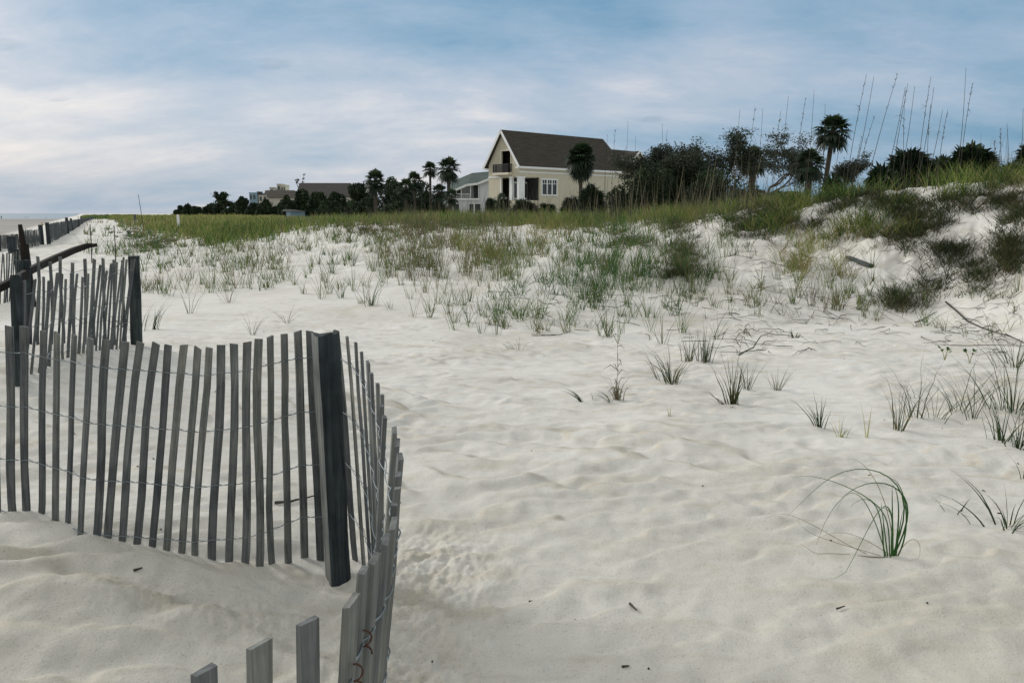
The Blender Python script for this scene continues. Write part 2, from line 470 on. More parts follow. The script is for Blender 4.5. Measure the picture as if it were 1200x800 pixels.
M['grass'] = veg('dune_grass_blades', [(0, (.026, .088, .024)), (.35, (.068, .145, .034)), (.6, (.15, .18, .055)), (.8, (.20, .17, .09)), (1, (.13, .105, .075))])
M['tuft'] = veg('tuft_blades', [(0, (.020, .050, .016)), (.35, (.055, .085, .026)), (.6, (.11, .11, .05)), (.85, (.17, .13, .08)), (1, (.10, .07, .05))])
M['meadow'] = veg('meadow_grass_blades', [(0, (.028, .066, .018)), (.35, (.105, .180, .036)), (.65, (.24, .27, .07)), (.88, (.32, .27, .12)), (1, (.26, .19, .10))])
M['darkgrass'] = veg('dark_wrack_grass', [(0, (.026, .046, .018)), (.4, (.055, .075, .03)), (.7, (.12, .105, .05)), (1, (.17, .125, .08))])
M['stalk'] = veg('dry_stalks', [(0, (.035, .035, .03)), (.5, (.085, .078, .058)), (1, (.22, .19, .12))], trans=.1)
M['leaf'] = veg('evergreen_leaves', [(0, (.010, .022, .012)), (.5, (.022, .040, .018)), (1, (.045, .070, .028))], trans=.15)
M['oakleaf'] = veg('live_oak_leaves', [(0, (.020, .032, .022)), (.5, (.040, .052, .034)), (1, (.075, .085, .055))], trans=.2)
M['frond'] = veg('palm_fronds', [(0, (.010, .020, .012)), (.5, (.020, .038, .018)), (.85, (.045, .075, .03)), (1, (.09, .085, .05))], rough=.5, trans=.15)
M['yellow'] = veg('yellow_sprout', [(0, (.10, .16, .04)), (1, (.45, .40, .10))])

# ------------------------------------------------------------------ world and sun
SUN_EL, SUN_AZ = math.radians(27), math.radians(-58)      # azimuth from +Y, negative = to the left
def make_world():
    w = bpy.data.worlds.new('World'); SC.world = w; w.use_nodes = True
    nt = w.node_tree; nt.nodes.clear()
    out = N(nt, 'ShaderNodeOutputWorld'); bg = N(nt, 'ShaderNodeBackground')
    nt.links.new(bg.outputs[0], out.inputs[0])
    sky = N(nt, 'ShaderNodeTexSky', sky_type='NISHITA'); sky.sun_disc = False
    sky.sun_elevation = SUN_EL; sky.sun_rotation = SUN_AZ
    sky.air_density = 1.3; sky.dust_density = 1.5; sky.ozone_density = 2.0
    bg.inputs['Strength'].default_value = .1
    tc = N(nt, 'ShaderNodeTexCoord'); sep = N(nt, 'ShaderNodeSeparateXYZ'); nt.links.new(tc.outputs['Generated'], sep.inputs[0])
    def mth(op, a, b=None, c=None):
        n = N(nt, 'ShaderNodeMath', operation=op)
        for i, v in enumerate((a, b, c)):
            if v is None: continue
            if isinstance(v, (int, float)): n.inputs[i].default_value = v
            else: nt.links.new(v, n.inputs[i])
        return n.outputs[0]
    z = mth('MAXIMUM', sep.outputs['Z'], 0.0)
    den = mth('ADD', z, .30)
    px = mth('DIVIDE', sep.outputs['X'], den); py = mth('DIVIDE', sep.outputs['Y'], den)
    cmb = N(nt, 'ShaderNodeCombineXYZ'); nt.links.new(px, cmb.inputs[0]); nt.links.new(py, cmb.inputs[1])
    mp = N(nt, 'ShaderNodeMapping'); mp.inputs['Rotation'].default_value = (0, 0, .35); mp.inputs['Scale'].default_value = (.75, 1.0, 1)
    nt.links.new(cmb.outputs[0], mp.inputs['Vector'])
    n1 = noise(nt, .95, 7, .52, mp.outputs[0], .35)       # broad veils
    mp2 = N(nt, 'ShaderNodeMapping'); mp2.inputs['Rotation'].default_value = (0, 0, .15); mp2.inputs['Scale'].default_value = (.75, 1.35, 1); mp2.inputs['Location'].default_value = (3, 5, 0)
    nt.links.new(cmb.outputs[0], mp2.inputs['Vector'])
    n2 = noise(nt, 2.3, 10, .66, mp2.outputs[0], .2)
    # blue haze-grey veil colours (scene-referred, x10 because Background strength is .1)
    # how pale: strongest low in the centre-left of the view, bluer up and to the right
    elev = sep.outputs['Z']
    low = mth('SUBTRACT', 1.0, mth('MULTIPLY', mth('ABSOLUTE', mth('SUBTRACT', elev, .115)), 4.6))
    low = mth('MAXIMUM', low, 0.0)
    side = mth('MULTIPLY', sep.outputs['X'], -.42)
    pale = mth('ADD', mth('MULTIPLY', low, .50), side)
    v1 = mth('MULTIPLY', mth('SUBTRACT', n1.outputs['Fac'], .5), 1.7)
    v2 = mth('MULTIPLY', mth('SUBTRACT', n2.outputs['Fac'], .5), .85)
    pale = mth('ADD', mth('ADD', pale, v1), v2)
    pale = mth('ADD', pale, .25)
    cr = ramp(nt, [(0, (.065, .225, .36)), (.26, (.17, .33, .49)), (.5, (.31, .435, .58)), (.76, (.50, .555, .655)), (1.0, (.76, .735, .75))])
    nt.links.new(pale, cr.inputs[0])
    # warm pale glow low over the sea and the far houses
    up = mixc(nt, 1.0, cr.outputs[0], (10, 10, 10), 'MULTIPLY')
    # overhead the overcast is brighter than near the horizon (above the frame)
    over = N(nt, 'ShaderNodeMapRange'); over.inputs['From Min'].default_value = .42; over.inputs['From Max'].default_value = .85
    over.inputs['To Min'].default_value = 1.10; over.inputs['To Max'].default_value = 2.1
    nt.links.new(elev, over.inputs['Value'])
    vm = N(nt, 'ShaderNodeVectorMath', operation='SCALE'); nt.links.new(up, vm.inputs[0]); nt.links.new(over.outputs[0], vm.inputs['Scale'])
    ovm = N(nt, 'ShaderNodeMapRange', interpolation_type='SMOOTHSTEP'); ovm.inputs['From Min'].default_value = .38; ovm.inputs['From Max'].default_value = .62
    nt.links.new(elev, ovm.inputs['Value'])
    bk = N(nt, 'ShaderNodeMapRange', interpolation_type='SMOOTHSTEP'); bk.inputs['From Min'].default_value = .25; bk.inputs['From Max'].default_value = -.35
    nt.links.new(sep.outputs['Y'], bk.inputs['Value'])
    thick = mth('MAXIMUM', ovm.outputs[0], bk.outputs[0])
    # unseen overcast overhead and behind the viewer, made neutral to light the sand
    vmx = mixc(nt, thick, vm.outputs[0], (7.6, 7.6, 7.4))
    # small dark scud
    n3 = noise(nt, 3.6, 4, .5, mp2.outputs[0]); r3 = ramp(nt, [(.66, (0, 0, 0)), (.74, (1, 1, 1))]); nt.links.new(n3.outputs['Fac'], r3.inputs[0])
    lowband = mth('MULTIPLY', low, .5)
    sc = mth('MULTIPLY', r3.outputs[0], lowband)
    c = mixc(nt, sc, vmx, (2.2, 3.3, 4.5))
    c = mixc(nt, .86, sky.outputs[0], c)
    nt.links.new(c, bg.inputs['Color'])
make_world()
sl = bpy.data.lights.new('sun', 'SUN'); sl.energy = 2.4; sl.angle = math.radians(20); sl.color = (1, .965, .91)
so = bpy.data.objects.new('sun', sl); COL.objects.link(so)
sd = Vector((math.sin(SUN_AZ) * math.cos(SUN_EL), math.cos(SUN_AZ) * math.cos(SUN_EL), math.sin(SUN_EL)))
so.rotation_euler = (-sd).to_track_quat('-Z', 'Y').to_euler()

cam = bpy.data.cameras.new('camera'); cam.lens = 36 * F / 1200; cam.sensor_width = 36; cam.clip_end = 60000; cam.clip_start = .05
co = bpy.data.objects.new('camera', cam); COL.objects.link(co); co.location = (0, 0, CAMH)
co.rotation_euler = (PI / 2 - TH, 0, 0); SC.camera = co
SC.view_settings.view_transform = 'Standard'; SC.view_settings.look = 'None'; SC.view_settings.exposure = 0.0; SC.view_settings.gamma = 1
SC.cycles.max_bounces = 6; SC.cycles.diffuse_bounces = 3; SC.cycles.transparent_max_bounces = 4

# ------------------------------------------------------------------ ground and sea
def make_ground():
    dense = np.linspace(-.80, .80, 800)
    rest = np.linspace(.80, 2 * PI - .80, 60)[1:-1]
    th = np.concatenate([dense, rest])
    rs = [.25]
    while rs[-1] < 9: rs.append(rs[-1] + .0055 + rs[-1] * .0022)
    while rs[-1] < 50: rs.append(rs[-1] * 1.0065)
    while rs[-1] < 3200: rs.append(rs[-1] * 1.035)
    rs = np.array(rs)
    R, A = np.meshgrid(rs, th, indexing='ij')
    X = R * np.sin(A); Yv = R * np.cos(A)
    Z = H(X, Yv, True); Z = dents(X, Yv, Z)
    nr, na = X.shape
    V = np.stack([X, Yv, Z], -1).reshape(-1, 3)
    c0 = np.array([[0, 0, Z[0].mean()]])
    V = np.concatenate([V, c0])
    i = np.arange(nr - 1)[:, None]; j = np.arange(na)[None]
    a = i * na + j; b = i * na + (j + 1) % na; c = (i + 1) * na + (j + 1) % na; d = (i + 1) * na + j
    Q = np.stack([a, d, c, b], -1).reshape(-1, 4)
    me = raw_mesh('sand', V, Q, buff_mask(V[:, 0], V[:, 1]), True)
    o = link('sand', me, M['sand']); tag(o, kind='structure')
    return o
make_ground()
mb = MB(); n = 64; Rr = 40000
mb.v = [(0, 0, -1.5)] + [(Rr * math.cos(2 * PI * k / n), Rr * math.sin(2 * PI * k / n), -1.5) for k in range(n)]
mb.t = [.5] * (n + 1); mb.f = [(0, k + 1, (k + 1) % n + 1) for k in range(n)]
tag(mb.build('sea', M['sea']), kind='structure')

# ------------------------------------------------------------------ grass
def blades(base, yaw, h, lean, curve, width, tint, segs=4, droop=None, kink=0):
    """N blades, all arrays; returns V, Q, T"""
    n = len(base)
    base = np.asarray(base, float)
    t = np.linspace(0, 1, segs + 1)[None, :]
    h = np.broadcast_to(h, n)[:, None]; lean = np.broadcast_to(lean, n)[:, None]; curve = np.broadcast_to(curve, n)[:, None]
    droop = np.broadcast_to(0 if droop is None else droop, n)[:, None]
    width = np.broadcast_to(width, n)[:, None]; yaw = np.asarray(yaw)[:, None]
    hor = h * (lean * t + curve * t ** 2.2)
    up = h * (t - droop * t ** 2.6)
    fa = rng.uniform(0, PI, n)[:, None]
    wx = np.cos(fa); wy = np.sin(fa)
    cx = base[:, 0:1] + np.cos(yaw) * hor; cy = base[:, 1:2] + np.sin(yaw) * hor; cz = base[:, 2:3] + up
    wob = rng.normal(0, 1, (n, segs + 1)) * h * kink
    cx = cx + wob * t; cy = cy + wob[:, ::-1] * t * .5
    w = width * np.clip(1 - t ** 1.6, .12, 1) * .5
    L = np.stack([cx - wx * w, cy - wy * w, cz], -1); R_ = np.stack([cx + wx * w, cy + wy * w, cz], -1)
    V = np.stack([L, R_], 2).reshape(-1, 3)        # n, segs+1, 2
    k = np.arange(n)[:, None] * (segs + 1) * 2; s = np.arange(segs)[None] * 2
    a = k + s
    Q = np.stack([a, a + 1, a + 3, a + 2], -1).reshape(-1, 4)
    T = np.repeat(np.clip(tint, 0, 1), (segs + 1) * 2)
    return V, Q, T

class Batch:
    def __init__(s): s.V = []; s.Q = []; s.T = []; s.n = 0
    def add(s, V, Q, T): s.V.append(V); s.Q.append(Q + s.n); s.T.append(T); s.n += len(V)
    def build(s, name, mat, parent=None, **kw):
        if not s.V: return None
        me = raw_mesh(name, np.concatenate(s.V), np.concatenate(s.Q), np.concatenate(s.T))
        o = link(name, me, mat, parent); tag(o, **kw) if kw else None
        return o

def clumps(P, nb, h, spread, lean=(.05, .45), curve=(0, .5), width=.006, tint=(0, .5), segs=3, droop=0, kink=.01, minpx=0.0):
    """P (n,3) clump feet; nb blades each; h mean height (scalar or per clump)"""
    n = len(P)
    h = np.broadcast_to(h, n)
    nbv = np.maximum(2, rng.poisson(nb, n))
    idx = np.repeat(np.arange(n), nbv); m = len(idx)
    rad = np.abs(rng.normal(0, spread, m)); an = rng.uniform(0, 2 * PI, m)
    bx = P[idx, 0] + rad * np.cos(an); by = P[idx, 1] + rad * np.sin(an)
    bz = H(bx, by, True) - .02
    hh = h[idx] * rng.uniform(.35, 1.15, m)
    cl_t = rng.uniform(-.26, .26, n)[idx] + .42 * fbm(P[:, 0] * .3, P[:, 1] * .3, 3)[idx]
    tt = rng.uniform(tint[0], tint[1], m) + cl_t
    yaw = np.where(rng.random(m) < .6, an, rng.uniform(0, 2 * PI, m))
    dist = np.hypot(bx, by)
    w = np.maximum(width * rng.uniform(.6, 1.3, m), minpx * dist / F)
    return blades(np.stack([bx, by, bz], 1), yaw, hh, rng.uniform(*lean, m), rng.uniform(*curve, m), w, tt, segs,
                  rng.uniform(0, 1, m) * droop, kink)

def scatter_px(u0, u1, v0, v1, n, mask=None):
    u = rng.uniform(u0, u1, n); v = rng.uniform(v0, v1, n)
    if mask is not None:
        k = mask(u, v); u = u[k]; v = v[k]
    P, ok = ground(u, v); return P[ok]

def blob_px(u, v, su, sv, n):
    P, ok = ground(rng.normal(u, su, n), rng.normal(v, sv, n)); return P[ok]

def patchy(P, sc=.5, thr=0, off=0):
    m = fbm(P[:, 0] * sc + off, P[:, 1] * sc + off * 2, 3) > thr
    return P[m]

# --- slope grass (nobody could count it)
g = Batch()
def add(P, *a, **k):
    if len(P): g.add(*clumps(P, *a, **k))
def addt(P, nb, h, sp, *a, **k):
    if len(P):
        P = np.concatenate([P, P[::2] + rng.normal(0, .5, (len(P[::2]), 3)) * np.array([1, 1, 0])])
        g.add(*clumps(P, nb * 1.25, np.full(len(P), h * 1.15) * rng.uniform(.45, 1.4, len(P)), sp * .5, *a, **k))
MP = .55
# left part, beyond the doubled fence
addt(patchy(scatter_px(165, 330, 286, 345, 161), .35, -.12), 7, .42, .13, tint=(.2, .95), width=.006, minpx=MP)
addt(patchy(scatter_px(100, 200, 268, 300, 74), .3, -.1), 10, .45, .3, tint=(.1, .7), width=.007, minpx=MP)
# low left sand hill
addt(patchy(scatter_px(320, 520, 258, 300, 322), .5, -.08, 7), 7, .40, .11, tint=(.35, 1), width=.006, minpx=MP)
# green band at the foot of the hill
def band(u, v):
    c = np.interp(u, [310, 400, 450, 520, 600, 640], [326, 342, 356, 366, 372, 378]); return np.abs(v - c) < 14
addt(patchy(scatter_px(310, 640, 300, 400, 223, band), .9, -.1, 3), 9, .36, .08, tint=(.05, .8), width=.008, minpx=MP)
addt(patchy(scatter_px(300, 520, 296, 345, 111), .8, -.05, 13), 8, .40, .10, tint=(.2, .95), width=.007, minpx=MP)
# grey stalky stand left of the house
addt(patchy(scatter_px(450, 610, 248, 330, 384), .45, -.15, 23), 6, .48, .16, (.0, .3), (0, .3), tint=(.45, 1), width=.006, minpx=MP)
addt(scatter_px(480, 600, 246, 272, 148), 6, .5, .2, (.0, .3), (0, .3), tint=(.4, 1), width=.006, minpx=MP)
# centre
addt(patchy(scatter_px(590, 860, 255, 345, 347), .6, -.1, 31), 8, .42, .15, tint=(.1, .85), width=.007, minpx=MP)
addt(patchy(scatter_px(560, 720, 330, 385, 74), .9, -.1, 41), 7, .38, .08, (.1, .7), (.1, .6), tint=(.05, .6), width=.008, droop=.2, minpx=MP)
addt(patchy(scatter_px(690, 850, 335, 398, 68), .9, -.12, 51), 8, .44, .09, (.05, .5), (0, .4), tint=(.05, .7), width=.008, droop=.15, minpx=MP)
addt(blob_px(715, 272, 34, 12, 24), 12, .40, .15, tint=(.05, .5), width=.008, minpx=MP)
addt(blob_px(725, 300, 28, 12, 20), 12, .40, .15, tint=(.1, .6), width=.008, minpx=MP)
addt(blob_px(715, 325, 28, 10, 22), 12, .38, .12, tint=(.0, .5), width=.008, minpx=MP)
# face of the right-hand dune
addt(patchy(scatter_px(850, 1200, 240, 400, 161), .7, .02, 61), 6, .30, .10, (.1, .8), (.1, .8), tint=(.2, 1), width=.006, droop=.5, minpx=MP)
addt(scatter_px(925, 1060, 338, 366, 46, lambda u, v: np.abs(v - (352 + (u - 990) * .05)) < 12), 10, .34, .08, (.02, .45), (0, .4), tint=(.05, .75), width=.008, minpx=MP)
addt(blob_px(880, 352, 14, 7, 12), 8, .32, .08, tint=(.3, .8), minpx=MP)
g.build('dune_grass', M['grass'], kind='stuff')

# --- golden tufts and the lime meadow behind
g = Batch()
for (u, v, su, sv, n_) in [(578, 300, 9, 5, 26), (548, 286, 9, 5, 18), (630, 290, 16, 8, 20), (655, 266, 22, 5, 26), (600, 310, 14, 8, 16),
                           (935, 300, 8, 12, 26), (940, 322, 8, 8, 14), (985, 318, 10, 8, 14), (960, 285, 8, 5, 8), (715, 260, 40, 4, 26)]:
    add(blob_px(u, v, su, sv, n_), 16, .40, .12, (.05, .6), (.1, .6), tint=(.25, .95), width=.006, droop=.25, minpx=MP)
def meadow(u, v):
    top = 252; bot = np.interp(u, [140, 200, 260, 300, 340, 400, 470], [260, 277, 284, 278, 268, 260, 256]); return v < bot + rng.normal(0, 5, len(v))
P = scatter_px(135, 470, 251, 300, 6000, meadow)
add(patchy(P, .25, -.42, 3), 9, .45, .30, (.0, .45), (0, .4), tint=(-.1, .85), width=.012, segs=2, minpx=.75)
add(scatter_px(98, 160, 250.9, 257, 420), 8, .5, .6, (.0, .4), (0, .3), tint=(-.1, .6), width=.012, segs=2, minpx=.75)
add(scatter_px(200, 420, 250.6, 254, 260), 6, .95, .7, (.0, .25), (0, .2), tint=(.3, 1), width=.012, segs=2, minpx=.6)
P = scatter_px(130, 330, 251.2, 258, 1500)
add(P, 8, .55, .5, (.0, .4), (0, .3), tint=(.2, 1), width=.012, segs=2, minpx=.75)
add(blob_px(240, 262, 70, 4, 160), 9, .55, .5, (.0, .3), (0, .3), tint=(.7, 1), width=.012, segs=2, minpx=.7)
g.build('meadow_grass', M['meadow'], kind='stuff')

# --- unbroken growth along the crest
g = Batch()
CU = [400, 470, 540, 600, 660, 720, 780, 850, 900, 950, 1000, 1050, 1100, 1150, 1200, 1300]
def crest_pts(n, back0, back1, u0=400, u1=1300):
    u = rng.uniform(u0, u1, n); C = np.interp(u, TU, TC) * rng.uniform(back0, back1, n)
    k = (u - 600) / F
    x = k * C; return np.stack([x, C, H(x, C, False)], 1)
add(patchy(crest_pts(420, .93, 1.04, 560, 850), .5, -.05, 4), 12, .46, .22, (.0, .45), (0, .5), tint=(.1, .9), width=.008, droop=.15, minpx=MP)
add(patchy(crest_pts(620, .88, 1.02, 850, 1100), .8, .04, 9), 11, .50, .10, (.0, .7), (0, .8), tint=(-.2, .95), width=.010, droop=.5, minpx=.75)
add(patchy(crest_pts(1700, 1.0, 1.35, 380, 1300), .45, -.06, 19), 9, .56, .14, (.0, .5), (0, .6), tint=(-.15, .95), width=.011, droop=.2, minpx=.85)
add(crest_pts(700, 1.3, 2.2, 380, 1300), 12, .6, .4, (.0, .4), (0, .4), tint=(.1, .8), width=.012, droop=.1, segs=2, minpx=.7)
add(patchy(crest_pts(260, .95, 1.02, 1100, 1300), .8, .08, 9), 14, .42, .14, (.0, .7), (0, .8), tint=(-.1, .8), width=.008, droop=.5, minpx=MP)
g.build('crest_grass', M['meadow'], kind='stuff')

# --- dark matted growth and roots hanging on the dune face
g = Batch()
for (u, v, su, sv, n_) in [(1078, 262, 17, 10, 54), (1060, 277, 15, 8, 28), (1048, 248, 18, 7, 26), (1115, 240, 16, 8, 26), (1180, 298, 9, 16, 60),
                           (1116, 298, 13, 10, 36), (1198, 245, 10, 16, 30), (1030, 235, 40, 8, 60), (880, 262, 22, 14, 70), (905, 250, 12, 10, 34),
                           (795, 262, 16, 10, 60), (800, 296, 12, 12, 50), (800, 320, 12, 6, 30), (1050, 355, 16, 8, 24), (1160, 235, 14, 6, 18), (1185, 250, 10, 10, 14), (860, 246, 20, 6, 40),
                           (955, 262, 5, 4, 8), (983, 245, 6, 5, 10), (925, 268, 6, 5, 8), (740, 285, 20, 6, 30), (440, 272, 14, 6, 24),
                           (492, 266, 16, 8, 40), (1095, 335, 16, 12, 14), (1145, 320, 14, 14, 20), (520, 262, 30, 6, 50), (560, 256, 30, 5, 50),
                           (150, 275, 16, 4, 22), (190, 284, 10, 4, 16), (160, 290, 10, 4, 10)]:
    add(blob_px(u, v, su * .8, sv * .8, int(n_ * (1.5 if u > 850 else 1))), 22, .30, .12, (.1, 1.0), (.1, 1.0), tint=(-.2, .9), width=.009, droop=.9, minpx=.65)
for (u, v) in [(1120, 420), (1165, 440), (1190, 425)]:
    pass
g.build('matted_dune_growth', M['darkgrass'], kind='stuff')

# --- thin dry stalks all through the crest: too many to count
g = Batch()
P = crest_pts(150, .96, 1.2, 560, 900)
g.add(*clumps(P, 3, 1.15, .2, (.0, .18), (-.05, .15), .007, (.2, 1), 4, 0, .012, minpx=.6))
P = crest_pts(60, 1.0, 1.25, 900, 1250)
g.add(*clumps(P, 3, 1.0, .2, (.0, .2), (-.05, .15), .007, (.0, .6), 4, 0, .012, minpx=.6))
P = crest_pts(70, 1.1, 1.8, 380, 600)
g.add(*clumps(P, 3, 1.3, .2, (.0, .25), (-.05, .15), .007, (.0, .6), 4, 0, .012, minpx=.6))
g.build('dry_stalks', M['stalk'], kind='stuff')

# roots and litter on the dune face
g = MB()
P = patchy(scatter_px(860, 1200, 265, 415, 420), .5, -.08, 77)
for p in P:
    L = random.uniform(.12, .7); a = random.gauss(PI + .5, .55) if random.random() < .7 else random.uniform(0, 2 * PI)
    pts = []; x, y = p[0], p[1]
    for i in range(6):
        pts.append((x, y)); a += random.gauss(0, .28); x += math.cos(a) * L / 5; y += math.sin(a) * L / 5
    xs = np.array([q[0] for q in pts]); ys = np.array([q[1] for q in pts]); zz = H(xs, ys, True) + .008
    r = random.uniform(.0018, .0055)
    g.tube([(xs[i], ys[i], zz[i] + (random.uniform(0, .03) if 0 < i < 5 else 0)) for i in range(6)], [r, r, r * .9, r * .8, r * .6, r * .4], 3, random.random(), False)
P = patchy(scatter_px(560, 860, 300, 400, 90), .6, 0, 33)
for p in P:
    L = random.uniform(.15, .6); a = random.uniform(0, 2 * PI); x, y = p[0], p[1]; pts = []
    for i in range(4):
        pts.append((x, y)); a += random.gauss(0, .3); x += math.cos(a) * L / 3; y += math.sin(a) * L / 3
    xs = np.array([q[0] for q in pts]); ys = np.array([q[1] for q in pts]); zz = H(xs, ys, True) + .006
    g.tube([(xs[i], ys[i], zz[i]) for i in range(4)], .004, 3, random.random(), False)
tag(g.build('dune_roots', M['stick']), kind='stuff')
# debris flecks on the sand
g = MB()
for k in range(60):
    y = 2.2 + 9 * random.random() ** 1.5; x = random.uniform(-.6, .75) * y
    L = random.choice([.003, .003, .004, .006, .010]); a = random.uniform(0, PI); w = random.uniform(.0015, .004)
    z = zt(x, y) + .004
    g.box((x, y, z), ((L * math.cos(a), L * math.sin(a), 0), (-w * math.sin(a), w * math.cos(a), 0), (0, 0, .0025)), random.random())
tag(g.build('sand_litter', M['stick']), kind='stuff')

# ------------------------------------------------------------------ named plants in the foreground
def tuft(u, v, h_px, label, nb=10, spread=.03, lean=(.05, .5), curve=(0, .5), width=.006, tint=(0, .5), droop=.3, mat='tuft',
         extra=None, yawfix=None, name='grass_tuft', group='grass tufts on the open sand', kink=.012):
    P, ok = ground([u], [v]); p = P[0]; d = p[1]
    z = zt(p[0], p[1])
    h = h_px * d / F * 1.05
    nb = int(nb * 1.5) if nb > 5 else nb; width *= 1.25; tint = (tint[0] * .8, tint[1] * .85)
    an = rng.uniform(0, 2 * PI, nb); rad = np.abs(rng.normal(0, spread, nb))
    b = np.stack([p[0] + rad * np.cos(an), p[1] + rad * np.sin(an), np.full(nb, z - .02)], 1)
    yaw = an if yawfix is None else rng.normal(yawfix, .6, nb)
    V, Q, T = blades(b, yaw, h * rng.uniform(.45, 1.05, nb), rng.uniform(*lean, nb), rng.uniform(*curve, nb),
                     width * rng.uniform(.7, 1.2, nb), rng.uniform(*tint, nb), 8, rng.uniform(.2, 1, nb) * droop, kink)
    bt = Batch(); bt.add(V, Q, T)
    o = empty(name, (p[0], p[1], z), label, 'grass tuft' if name == 'grass_tuft' else 'plant', group)
    bt.build('blades', M[mat], o)
    if extra: extra(o, p, z, d)
    return o

def dry_stem(parent, p, z, d, h_px, bend=.1, seed=True, yaw=0.3, t=.8, r=.0028, name='stem'):
    h = h_px * d / F; mb = MB(); pts = []
    for i in range(8):
        s = i / 7
        pts.append((p[0] + math.cos(yaw) * bend * h * s * s, p[1] + math.sin(yaw) * bend * h * s * s, z - .02 + h * s))
    mb.tube(pts, [r * (1 - .6 * i / 7) for i in range(8)], 4, t)
    if seed:
        for i in range(14):
            s = random.uniform(.1, .65) if seed == 'leaves' else random.uniform(.72, 1)
            k = min(6, int(s * 7)); q = np.array(pts[k]) * (1 - (s * 7 - k)) + np.array(pts[k + 1]) * (s * 7 - k)
            a = random.uniform(0, 2 * PI); L = h * random.uniform(.06, .2)
            e = q + np.array([math.cos(a) * L * .8, math.sin(a) * L * .8, L * random.uniform(-.7, .5)])
            mb.tube([q, (q + e) / 2 + np.array([0, 0, L * .25]), e], [.003, .004, .001], 3, random.uniform(.5, 1))
    mb.build(name, M['stalk'], parent)

# the big arching tuft, lower right
P, ok = ground([1045], [652]); p = P[0]; z = zt(p[0], p[1]); s1 = p[1] / F
o = empty('arching_grass', (p[0], p[1], z), 'large tuft of dark grass arching over to the left on the lower right sand', 'grass tuft', 'grass tufts on the open sand')
mb = MB(); bt = Batch()
def arc_blade(pts_px, w, t, depth=0, dz=0.0, target=None):
    """blade through photo-measured points (dx, dy in px from the tuft foot), in a plane turned slightly toward the viewer"""
    n_ = 16; P3 = []
    pts = np.array(pts_px, float)
    tt = np.linspace(0, 1, len(pts))
    for i in range(n_ + 1):
        q = i / n_
        # Catmull-like interpolation by lagrange on few points
        x = sum(pts[a, 0] * np.prod([(q - tt[b]) / (tt[a] - tt[b]) for b in range(len(tt)) if b != a]) for a in range(len(tt)))
        y = sum(pts[a, 1] * np.prod([(q - tt[b]) / (tt[a] - tt[b]) for b in range(len(tt)) if b != a]) for a in range(len(tt)))
        P3.append(np.array([p[0] + x * s1, p[1] + depth * q, max(z - .02 + y * s1 * 1.06, zt(p[0] + x * s1, p[1] + depth * q) + .003 if i > 2 else z - .02)]))
    vs = []; b0 = len(mb.v)
    for i, c in enumerate(P3):
        ww = w * (1 - (i / n_) ** 2 * .85) / 2 * (.7 if i == 0 else 1)
        tn = P3[min(i + 1, n_)] - P3[max(i - 1, 0)]; nn = np.array([-tn[2], .25 * np.linalg.norm(tn), tn[0]]); nn /= np.linalg.norm(nn) + 1e-9
        vs += [c - nn * ww, c + nn * ww]
    mb.add(vs, [(2 * i, 2 * i + 1, 2 * i + 3, 2 * i + 2) for i in range(n_)], t)
for pts, w, t, dp in [
    ([(0, 0), (12, 62), (-12, 95), (-60, 95), (-105, 30), (-110, -20)][:5], .008, .05, -.10),
    ([(0, 0), (14, 50), (2, 92), (-38, 106), (-80, 88), (-120, 45)], .007, .1, .12),
    ([(-2, 0), (-6, 45), (-26, 70), (-70, 90), (-120, 93)], .006, .1, .1),
    ([(-3, 0), (-10, 50), (-30, 78), (-60, 45), (-107, -25)], .007, .1, -.25),
    ([(3, 0), (4, 60), (-5, 92)], .008, .05, 0), ([(2, 0), (-2, 55), (-4, 90)], .008, .12, .02),
    ([(4, 0), (16, 40), (10, 80), (-6, 98)], .008, .08, .03), ([(-4, 0), (-10, 35), (-16, 70)], .007, .2, .02),
    ([(-6, 0), (-12, 30), (-20, 62), (-36, 72), (-50, 60)], .006, .1, .05), ([(0, 0), (-4, 40), (-10, 62), (-30, 70)], .007, .1, -.04),
    ([(5, 0), (8, 35), (12, 60)], .007, .15, .02), ([(-8, 0), (-12, 25), (-14, 50)], .006, .2, .0),
    ([(-5, 0), (-18, 40), (-40, 75), (-62, 50)], .005, .2, .1), ([(2, 0), (-1, 48), (-20, 96), (-48, 112)], .004, .7, .15),
    ([(4, 0), (24, 28), (30, 12), (10, -3)], .003, .8, -.05)]:
    arc_blade(pts, w, t, dp)
mb.build('blades', M['grass'], o)
mb = MB()
for pts, w, t, dp in [([(0, 4), (-20, 5), (-45, 6)], .009, .95, -.02), ([(0, 2), (-50, 14), (-90, 25), (-110, 40)], .003, .9, .1), ([(-5, 2), (-60, 20), (-115, 45), (-150, 30)], .003, .9, .15),
                      ([(-30, 3), (-70, -2), (-100, 12), (-115, 20)], .003, .9, 0), ([(0, 6), (-30, 22), (-60, 28), (-90, 12)], .003, .8, .1)]:
    arc_blade(pts, w, t, dp)
mb.build('dead_blades', M['grass'], o)

